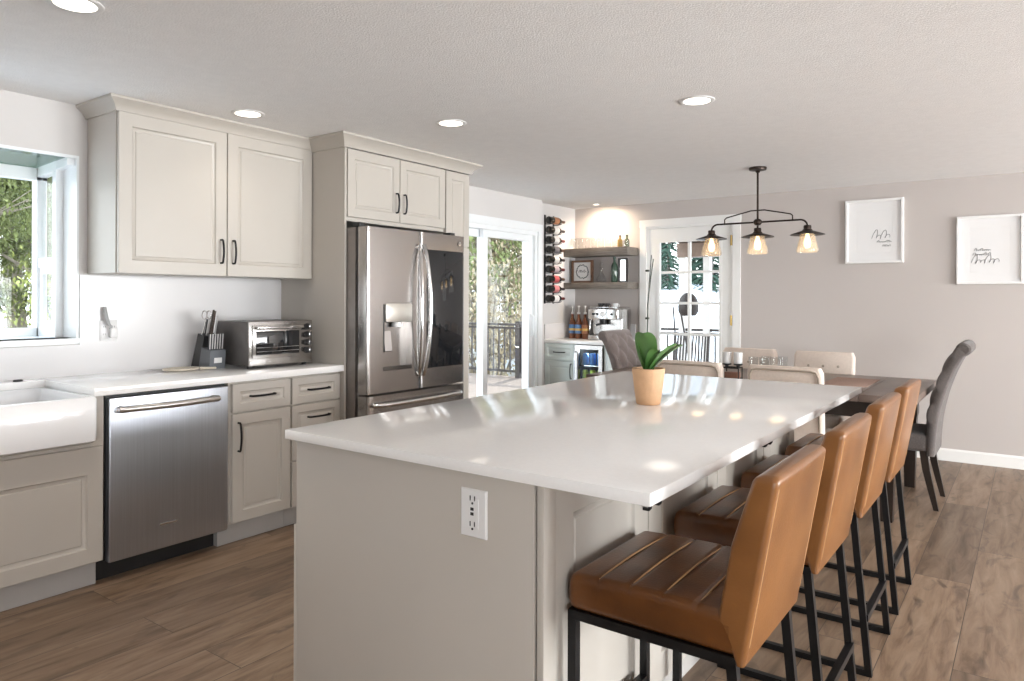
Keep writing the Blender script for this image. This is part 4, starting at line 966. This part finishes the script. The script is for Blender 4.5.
# wreath sign
t = thing('wreath_sign', 'square wood framed sign with a dark wreath on the lower bar shelf', 'sign', (-3.965, 6.76, 1.50))
x0, x1, z0_, z1_ = -4.095, -3.835, 1.50, 1.745; SF = frame_NY(6.775)
b = nb(); ring_faces(b, [[SF(x0 + i, z0_ + i, n), SF(x1 - i, z0_ + i, n), SF(x1 - i, z1_ - i, n), SF(x0 + i, z1_ - i, n)] for i, n in ((0, 0), (0, .03), (.022, .03), (.022, .012))]); mesh('frame', b, M_SIGNW, t)
b = nb(); box(b, x0 + .02, x1 - .02, 6.775 - .016, 6.775 - .008, z0_ + .02, z1_ - .02); mesh('board', b, M_PAPER, t)
b = nb(); c = ((x0 + x1) / 2, (z0_ + z1_) / 2)
rd = random.Random(3)
for k in range(34):
    a = 2 * PI * k / 34; r = .075 + rd.uniform(-.006, .006); p = Vector((c[0] + r * math.cos(a), 6.7575, c[1] + r * math.sin(a))); q = p + Vector((.022 * math.cos(a + 1.9), 0, .022 * math.sin(a + 1.9)))
    tube(b, [p, (p + q) / 2 + Vector((0, -.001, 0)), q], [.002, .0055, .001], 6)
mesh('wreath', b, mat('charcoal_ink', (.10, .11, .12), .8, var=.2), t)
b = nb(); scribble(b, c[0] - .045, 6.7575, c[1], .09, .026, 5, 8, .3, .0028); mesh('handwriting', b, M_INK, t)
# decanter, green bottle, mirror
t = thing('glass_decanter', 'clear stemmed glass decanter between the sign and green bottle on the lower shelf', 'decanter', (-3.73, 6.76, 1.50))
b = nb(); lathe(b, [(.035, 0), (.05, .004), (.055, .03), (.04, .07), (.016, .105), (.014, .15), (.022, .165), (.019, .165), (.011, .15), (.012, .105), (.036, .07), (.05, .03), (.04, .008), (.001, .008)], (-3.73, 6.76, 1.50), 24); mesh('body', b, M_CLEAR, t)
b = nb(); lathe(b, [(.011, .15), (.011, .168), (.024, .19), (.02, .215), (.001, .222)], (-3.73, 6.76, 1.50), 18); mesh('stopper', b, M_CLEAR, t)
b = nb(); lathe(b, bottle_prof(.036, .27, .014, .02), (-3.575, 6.76, 1.50), 20); solo('green_bottle', b, mat('dark_green_glass', (.05, .085, .06), .08, spec=.7, var=.1), 'tall dark green glass bottle on the lower bar shelf', 'bottle')
t = thing('small_mirror', 'small dark framed upright mirror at the right end of the lower bar shelf', 'mirror', (-3.49, 6.77, 1.50))
MF = frame_NY(6.785); x0, x1, z0_, z1_ = -3.535, -3.43, 1.50, 1.755
b = nb(); ring_faces(b, [[MF(x0 + i, z0_ + i, n), MF(x1 - i, z0_ + i, n), MF(x1 - i, z1_ - i, n), MF(x0 + i, z1_ - i, n)] for i, n in ((0, 0), (0, .024), (.016, .024), (.016, .008))]); mesh('frame', b, M_DKWOOD, t)
b = nb(); box(b, x0 + .015, x1 - .015, 6.775, 6.779, z0_ + .015, z1_ - .015); mesh('mirror_glass', b, M_CHROME, t)
# wine rack and nine bottles
t = thing('wine_rack', 'black metal two rail wine rack on the wall holding nine bottles', 'wine rack', (NX, 6.38, 1.28))
for yy in (6.265, 6.43):
    b = nb(); box(b, NX + .001, NX + .010, yy - .012, yy + .012, 1.275, 2.205, .002); ra = mesh('rail', b, M_BLACK, t)
    for k in range(9):
        b = nb(); zc = 2.148 - k * .1025; tube(b, [(NX + .008, yy, zc - .041), (NX + .06, yy, zc - .043), (NX + .10, yy, zc - .036), (NX + .106, yy, zc - .028)], .004, 6); mesh('peg', b, M_BLACK, ra)
wl_ = [('amber and copper', (.45, .20, .10)), ('white', (.75, .74, .72)), ('white and grey', (.62, .62, .62)), ('dark grey', (.13, .12, .13)), ('cream', (.72, .68, .64)), ('mauve grey', (.40, .32, .34)), ('red', (.50, .10, .10)), ('pink red', (.55, .20, .20)), ('pale white', (.78, .76, .74))]
ordn = ['topmost in the wall rack', 'second from the top of the wall rack', 'third from the top of the wall rack', 'fourth from the top of the wall rack', 'fifth, at the middle of the wall rack', 'sixth from the top of the wall rack', 'third from the bottom of the wall rack', 'second from the bottom of the wall rack', 'lowest in the wall rack']
wb_me = None
for k, ((cn, cc), od) in enumerate(zip(wl_, ordn)):
    zc = 2.148 - k * .1025; xc = NX + .062; y0_ = 6.245
    t = thing('wine_bottle', 'wine bottle with a %s label, %s' % (cn, od), 'bottle', (xc, y0_, zc), 'wine bottles in the rack')
    b = nb(); lathe(b, [(.030, 0), (.037, .004), (.037, .19), (.032, .21), (.016, .235), (.0145, .25)], (xc, y0_, zc), 20, 'Y'); mesh('body', b, mat('dark_wine_glass', (.012, .012, .011), .08, spec=.7, var=.2), t)
    b = nb(); lathe(b, [(.0378, .075), (.0378, .165)], (xc, y0_, zc), 20, 'Y'); mesh('label', b, mat('wine_label_%d' % k, cc, .6, var=.12, vscale=40), t)
    b = nb(); lathe(b, [(.0155, .245), (.0155, .305), (.001, .306)], (xc, y0_, zc), 16, 'Y'); mesh('foil', b, mat('foil_%d' % (k % 3), ((.10, .05, .03), (.03, .02, .02), (.16, .03, .03))[k % 3], .35, metal=.3, var=.1), t)
# syrup bottles
scols = [((.06, .16, .36), 'blue'), ((.10, .24, .50), 'bright blue'), ((.32, .13, .06), 'amber brown')]
for k, (cc, cn) in enumerate(scols):
    x = -4.03 + k * .085; y = 6.66 - k * .01
    t = thing('syrup_bottle', '%s labelled syrup bottle with a white pump on the bar counter' % cn, 'bottle', (x, y, .90), 'syrup bottles on the bar')
    b = nb(); lathe(b, [(.035, 0), (.039, .005), (.039, .16), (.03, .19), (.015, .225), (.014, .27), (.001, .27)], (x, y, .90), 20); mesh('body', b, mat('syrup_glass', (.16, .055, .025), .1, spec=.7, var=.15), t)
    b = nb(); lathe(b, [(.0398, .055), (.0398, .15)], (x, y, .90), 20); mesh('label', b, mat('syrup_label_%d' % k, cc, .5, var=.3, vscale=50), t)
    b = nb(); lathe(b, [(.0402, .085), (.0402, .11)], (x, y, .90), 20); mesh('label_band', b, mat('yellow_band', (.65, .42, .12), .5, var=.2), t)
    b = nb(); lathe(b, [(.017, .262), (.017, .282), (.006, .286), (.006, .335), (.013, .338), (.013, .352), (.001, .353)], (x, y, .90), 14); tube(b, [(x, y, 1.245), (x + .02, y - .03, 1.243), (x + .022, y - .035, 1.23)], .005, 6); mesh('pump', b, M_WHITEPL, t)
# espresso machine
t = thing('espresso_machine', 'chrome espresso machine with cups on top, on the bar counter', 'coffee machine', (-3.55, 6.62, .90))
ex0, ex1, ey0, ey1 = -3.745, -3.405, 6.50, 6.82
b = nb(); box(b, ex0, ex1, ey0 + .11, ey1, .91, 1.225, .012, 3); box(b, ex0, ex1, ey0, ey0 + .13, 1.115, 1.225, .012, 3); box(b, ex0, ex1, ey0, ey0 + .13, .905, .95, .006); mesh('body', b, M_CHROME, t)
b = nb(); box(b, ex0 + .02, ex1 - .02, ey0 + .005, ey0 + .108, .95, .956); mesh('drip_tray', b, M_BLKPL, t)
b = nb(); box(b, ex0 + .006, ex1 - .006, ey0 + .106, ey0 + .111, .96, 1.112); mesh('back_plate', b, M_STEEL, t)
b = nb(); lathe(b, [(.032, 1.06), (.036, 1.075), (.036, 1.116)], (-3.60, ey0 + .06, 0), 20); tube(b, [(-3.60, ey0 + .03, 1.07), (-3.60, ey0 - .08, 1.06)], .011, 10); mesh('portafilter', b, M_BLKPL, t)
b = nb(); tube(b, [(-3.70, ey0 + .03, 1.13), (-3.71, ey0 - .01, 1.10), (-3.715, ey0 - .015, 1.0)], .006, 8); mesh('steam_wand', b, M_CHROME, t)
b = nb(); lathe(b, [(.03, 0), (.03, -.006), (.026, -.008), (.001, -.008)], (-3.575, ey0, 1.17), 20, 'Y'); mesh('gauge', b, M_PAPER, t)
for xx in (-3.68, -3.635, -3.47):
    b = nb(); lathe(b, [(.013, 0), (.012, -.014), (.001, -.015)], (xx, ey0, 1.17), 14, 'Y'); mesh('knob', b, M_BLKPL, t)
b = nb(); tube(b, [(ex0 + .01, ey0 + .02, 1.24), (ex1 - .01, ey0 + .02, 1.24), (ex1 - .01, ey1 - .02, 1.24), (ex0 + .01, ey1 - .02, 1.24), (ex0 + .01, ey0 + .02, 1.24)], .004, 6); mesh('cup_rail', b, M_CHROME, t)
for k, (xx, cc, cn) in enumerate(((-3.66, (.03, .03, .03), 'black cup left'), (-3.59, (.035, .03, .03), 'black cup right'), (-3.49, (.72, .72, .70), 'white cup'))):
    t = thing('espresso_cup', 'small %s on top of the espresso machine' % (cn if 'white' in cn else cn.replace(' left', ', left one,').replace(' right', ', right one,')), 'cup', (xx, 6.62, 1.225))
    b = nb(); lathe(b, [(.02, 0), (.026, .01), (.032, .055), (.029, .055), (.023, .012), (.001, .01)], (xx, 6.62, 1.225), 18); mesh('body', b, mat('cup_glaze_%d' % k, cc, .25, var=.05), t)
    b = nb(); tube(b, [(xx + .028, 6.62, 1.268), (xx + .048, 6.62, 1.265), (xx + .046, 6.62, 1.245), (xx + .026, 6.62, 1.243)], .004, 6); mesh('handle', b, MATS['cup_glaze_%d' % k], t)

# ================================================================== OUTSIDE
M_SNOW = mat('snow', (.80, .82, .86), .8, var=.05, vscale=.4)
M_GROUND = mat('snowy_leaf_litter', (.20, .15, .10), .95, col2=(.62, .62, .62), vscale=.35)
M_DECK = mat('deck_boards', (.20, .15, .12), .8, var=.15, vscale=3, vstretch=(1, 12, 1))
M_RAIL = mat('dark_railing', (.055, .045, .042), .6, var=.15)
M_BARK = mat('grey_bark', (.17, .145, .12), .9, var=.3, vscale=12, vstretch=(1, 1, .2), bump=.4, bscale=30)
M_PALEB = mat('pale_birch_bark', (.33, .29, .24), .85, var=.25, vscale=10, vstretch=(1, 1, .3))
M_FIR = mat('fir_needles', (.035, .075, .05), .9, var=.4, vscale=2)
M_OLIVE = mat('olive_leaves', (.16, .19, .065), .8, var=.45, vscale=2.5)
M_TANL = mat('tan_dry_leaves', (.33, .27, .17), .85, var=.4, vscale=2.5)
b = nb(); n = 40
gv = [[None] * (n + 1) for _ in range(n + 1)]
for i in range(n + 1):
    for j in range(n + 1):
        x = -60 + 70 * i / n; y = -20 + 90 * j / n
        d = max(0, y - 14); w = max(0, -x - 12)
        gv[i][j] = b.verts.new((x, y, -1.15 + .075 * d + .05 * w * (1 if y < 40 else 1) + .25 * math.sin(x * .4) * math.cos(y * .3)))
for i in range(n):
    for j in range(n): b.faces.new((gv[i][j], gv[i + 1][j], gv[i + 1][j + 1], gv[i][j + 1]))
o = struct('ground', b, M_SNOW, 60)
b = nb(); 
for i in range(n + 1): pass
gv = [[None] * 21 for _ in range(21)]
for i in range(21):
    for j in range(21):
        x = -34 + 27 * i / 20; y = -6 + 24 * j / 20; d = max(0, y - 14); w = max(0, -x - 12)
        gv[i][j] = b.verts.new((x, y, -1.12 + .075 * d + .05 * w + .25 * math.sin(x * .4) * math.cos(y * .3) + (.02 if 0 < i < 20 and 0 < j < 20 else -.15)))
for i in range(20):
    for j in range(20): b.faces.new((gv[i][j], gv[i + 1][j], gv[i + 1][j + 1], gv[i][j + 1]))
o = struct('terrain', b, M_GROUND, 60)
b = nb()
for k in range(24): 
    y = 7.1 + k * .14
    if y < 10.4: box(b, -9.4, -.4, y, y + .13, -.12, -.07)
for k in range(30):
    x = -9.4 + k * .14
    if x < -4.35: box(b, x, x + .13, 3.4, 7.09, -.12, -.07)
o = struct('exterior_floor', b, M_DECK)
t = thing('deck_railing', 'dark deck railing with thin balusters beyond the sliding door and back door', 'railing', (-5, 10.3, -.07))
b = nb(); box(b, -9.4, -.4, 10.27, 10.37, .85, .89); box(b, -9.4, -.4, 10.30, 10.34, .02, .06); box(b, -9.4, -.4, 10.30, 10.34, .79, .83)
box(b, -9.40, -9.30, 3.4, 10.37, .85, .89); box(b, -9.37, -9.33, 3.4, 10.3, .02, .06)
mesh('rails', b, M_RAIL, t)
b = nb(); x = -9.3
while x < -.5: box(b, x, x + .022, 10.31, 10.332, .06, .79); x += .125
y = 3.5
while y < 10.2: box(b, -9.36, -9.338, y, y + .022, .06, .85); y += .125
mesh('balusters', b, M_RAIL, t)['kind'] = 'stuff'
for x in (-9.35, -7.35, -5.55, -2.2, -.45):
    b = nb(); box(b, x - .045, x + .045, 10.275, 10.365, -.07, .93); mesh('post', b, M_RAIL, t)
t = thing('porch_roof', 'covered porch roof with white posts seen through the back door', 'porch', (-2.2, 9, 2.0))
b = nb(); prism(b, [(7.04, 2.42), (10.55, 2.16), (10.55, 2.22), (7.04, 2.5)], -4.35, 0, 'YZ'); mesh('soffit', b, mat('porch_boards', (.30, .21, .15), .7, var=.15, vscale=3), t)
b = nb(); box(b, -4.35, 0, 10.22, 10.40, 1.96, 2.17); mesh('beam', b, mat('brown_beam', (.26, .19, .15), .7, var=.15), t)
for x in (-4.28, -3.90, -1.6):
    b = nb(); box(b, x - .05, x + .05, 10.25, 10.35, -.07, 1.97); mesh('post', b, M_TRIM, t)
# hanging chair and patio table on the porch
t = thing('hanging_chair', 'dark hanging egg chair on a leaning stand, on the porch', 'chair', (-3.75, 9.1, -.07))
b = nb(); c = Vector((-3.83, 9.4, 1.22))
ring = []
for k in range(9):
    a = PI * .5 * k / 8
    ring.append([(c.x + .14 * math.cos(a) * math.cos(q), c.y + .14 * math.cos(a) * math.sin(q), c.z + .2 * math.sin(a)) for q in [2 * PI * m_ / 20 for m_ in range(20)]])
low = [[(c.x + .14 * f * math.cos(q), c.y + .14 * f * math.sin(q), c.z - h) for q in [2 * PI * m_ / 20 for m_ in range(20)]] for f, h in ((.7, .12), (.98, .06))]
ring_faces(b, low + ring); mesh('shell', b, M_RAIL, t)
b = nb(); tube(b, [(c.x, c.y, c.z + .19), (c.x, c.y, 2.22)], .008, 6); mesh('rope', b, M_RAIL, t)
b = nb()
for s in (-1, 1): tube(b, [(c.x - .08 + s * .12, c.y + .2, -.07), (c.x - .26 + s * .05, c.y + .2, 1.22)], .012, 6)
mesh('stand', b, M_RAIL, t)
t = thing('patio_bench', 'dark spindle backed patio bench on the porch behind the back door', 'bench', (-3.7, 9.0, -.07))
b = nb()
for k in range(4): box(b, -3.98, -3.45, 8.72 + k * .11, 8.82 + k * .11, .36, .39)
mesh('seat', b, M_RAIL, t)
b = nb()
for k in range(12): bar(b, (-3.95 + k * .043, 9.165, .40), (-3.95 + k * .043, 9.235, .84), .018)
bar(b, (-3.97, 9.24, .85), (-3.46, 9.24, .85), .035); bar(b, (-3.97, 9.17, .43), (-3.46, 9.17, .43), .03)
mesh('backrest', b, M_RAIL, t)
for x in (-3.95, -3.48):
    for y in (8.75, 9.12):
        b = nb(); box(b, x - .03, x + .03, y - .03, y + .03, -.07, .36); mesh('leg', b, M_RAIL, t)
    b = nb(); bar(b, (x, 9.16, .3), (x, 9.24, .86), .03); mesh('back_post', b, M_RAIL, t)

# trees
def leaf_cloud(bm, centres, count, size, rd, flat=1.0):
    for _ in range(count):
        c, r = rd.choice(centres)
        while True:
            p = Vector((rd.uniform(-1, 1), rd.uniform(-1, 1), rd.uniform(-1, 1)))
            if p.length < 1: break
        p = Vector(c) + Vector((p.x * r, p.y * r, p.z * r * flat))
        q = Matrix.Rotation(rd.uniform(0, 6.28), 3, 'Z') @ Matrix.Rotation(rd.uniform(0, 3.14), 3, 'X'); s = size * rd.uniform(.6, 1.3)
        vs = [bm.verts.new(p + q @ Vector(v)) for v in ((-s * .5, 0, 0), (0, -s, .1 * s), (s * .5, 0, 0), (0, s, .1 * s))]
        bm.faces.new(vs)
def broad_tree(label, seed, leafm, barkm, h, leaves, size, group):
    rd = random.Random(seed); t = thing('tree', label, 'tree', (0, 0, 0), group); del LOC[t.name]
    b = nb(); cen = []; pts = [(0, 0, -.3)]; x = y = 0
    for k in range(1, 8): x += rd.uniform(-.12, .12); y += rd.uniform(-.12, .12); pts.append((x, y, h * k / 7))
    tube(b, pts, [.16 * (1 - .11 * k) for k in range(8)], 8)
    for k in range(22):
        f = rd.uniform(.25, .98); i = min(6, int(f * 7)); p = Vector(pts[i]); a = rd.uniform(0, 6.28); L = h * rd.uniform(.14, .32) * (1.15 - f * .6)
        q = p + Vector((math.cos(a) * L, math.sin(a) * L, L * rd.uniform(.3, .9))); m_ = (p + q) / 2 + Vector((rd.uniform(-.15, .15), rd.uniform(-.15, .15), .1))
        tube(b, [p, m_, q], [.045, .028, .008], 5); cen.append((q, rd.uniform(.5, 1.1))); cen.append((m_, rd.uniform(.4, .8)))
        for _ in range(2):
            a2 = rd.uniform(0, 6.28); q2 = m_ + Vector((math.cos(a2), math.sin(a2), rd.uniform(0, .8))) * L * .5; tube(b, [m_, q2], [.018, .005], 4)
    mesh('trunk', b, barkm, t)
    b = nb(); leaf_cloud(b, cen, leaves, size, rd); mesh('foliage', b, leafm, t, 0)
    return t
def fir_tree(label, seed, group):
    rd = random.Random(seed); t = thing('fir_tree', label, 'tree', (0, 0, 0), group); del LOC[t.name]; h = 9
    b = nb(); tube(b, [(0, 0, -.5), (0, 0, h * .6), (0, 0, h)], [.2, .12, .02], 8); mesh('trunk', b, M_BARK, t)
    b = nb()
    for k in range(26):
        z = .5 + (h - .6) * k / 25; R = 2.1 * (1 - k / 26) + .12
        for m_ in range(9):
            a = rd.uniform(0, 6.28); r = R * rd.uniform(.75, 1.1)
            for q in range(7):
                s = (q + .6) / 7; p = Vector((math.cos(a) * r * s, math.sin(a) * r * s, z - .35 * r * s * s)); w = .17 * (1.25 - s)
                sd = Vector((-math.sin(a), math.cos(a), 0)); dr2 = Vector((math.cos(a), math.sin(a), -.35))
                b.faces.new([b.verts.new(p + v) for v in (sd * w * 1.8 - dr2 * .05, dr2 * .26, -sd * w * 1.8 - dr2 * .05, Vector((0, 0, .08)))])
    mesh('foliage', b, M_FIR, t, 0)
    return t
def gz(x, y): return -1.15 + .075 * max(0, y - 14) + .05 * max(0, -x - 12)
G = 'trees outside the windows'
A = 'pale barked tree with sparse olive leaves in the woods outside the sink window'
B_ = 'dry tan leaved tree in the woods beyond the sliding door'
C_ = 'dense olive tree in the woods beyond the sliding door'
F_ = 'dark fir tree on the snowy rise beyond the back door'
pa = broad_tree(A, 3, M_OLIVE, M_PALEB, 7.5, 11000, .06, G)
pb = broad_tree(B_, 9, M_TANL, M_BARK, 7.0, 9000, .07, G)
pc = broad_tree(C_, 15, M_OLIVE, M_PALEB, 8.0, 12000, .07, G)
pf = fir_tree(F_, 4, G)
rd = random.Random(21)
def grove(proto, spots, lab, s0_, s1_, sink=0):
    for k, (x, y) in enumerate(spots):
        s_ = rd.uniform(s0_, s1_); loc = (x, y, gz(x, y) - sink); rz = rd.uniform(0, 6)
        if k == 0: proto.location = loc; proto.rotation_euler = (0, 0, rz); proto.scale = (s_,) * 3
        else: dup(proto, loc, rz, lab, G, (s_,) * 3)
grove(pa, ((-15.0, 4.0), (-18.5, 9.2), (-20.5, 5.0), (-23.0, 8.6), (-26.5, 7.0), (-29.5, 10.2)), A, .95, 1.25)
grove(pb, ((-13.6, 18.6), (-17.6, 21.0), (-16.2, 25.4), (-22.5, 27.0)), B_, .9, 1.2)
grove(pc, ((-11.4, 15.0), (-15.4, 17.0), (-19.6, 24.4), (-13.2, 22.6), (-20.2, 30.6)), C_, .9, 1.2)
grove(pf, [(-36 + k * 1.15 + rd.uniform(-.3, .3), 50 + (k % 3) * 4.5) for k in range(34)], F_, .72, .95, .3)
def shrub(label, seed, leafm, n, size):
    r_ = random.Random(seed); t = thing('shrub', label, 'shrub', (0, 0, 0), 'shrubs in the woods'); del LOC[t.name]
    b = nb(); cen = []
    for k in range(16):
        a = r_.uniform(0, 6.28); q = Vector((math.cos(a) * r_.uniform(.3, 1.3), math.sin(a) * r_.uniform(.3, 1.3), r_.uniform(.6, 2.6)))
        tube(b, [(0, 0, -.3), q * .5 + Vector((0, 0, .1)), q], [.03, .02, .006], 5); cen.append((q, .75)); cen.append((q * .6, .6))
    mesh('stems', b, M_BARK, t); b = nb(); leaf_cloud(b, cen, n, size, r_); mesh('foliage', b, leafm, t, 0); return t
S1 = 'tan leaved shrub among the trees beyond the deck railing'; S2 = 'yellow green shrub in the woods outside the sink window'
sa = shrub(S1, 5, M_TANL, 4200, .05); sb = shrub(S2, 8, mat('yellow_green_leaves', (.30, .33, .10), .8, var=.4, vscale=2.5), 4200, .05)
grove(sa, ((-9.6, 12.2), (-12.0, 13.4), (-14.2, 15.4), (-11.0, 17.6), (-16.8, 18.2), (-14.0, 20.2), (-18.4, 22.6)), S1, .9, 1.3)
grove(sb, ((-13.0, 3.2), (-13.6, 5.8), (-16.4, 3.0), (-16.0, 8.4), (-19.0, 8.2), (-21.0, 10.6), (-24.6, 10.8), (-24.0, 5.6)), S2, .9, 1.4)
S3 = 'dense olive tree deep in the woods outside the sink window'
for x, y in ((-22.5, 9.4), (-26.0, 9.4), (-30.5, 10.6), (-24.5, 7.0), (-29.0, 12.4), (-34.0, 12.8)): dup(pc, (x, y, gz(x, y) - .3), rd.uniform(0, 6), S3, G, (s_ := rd.uniform(.9, 1.3), s_, s_))
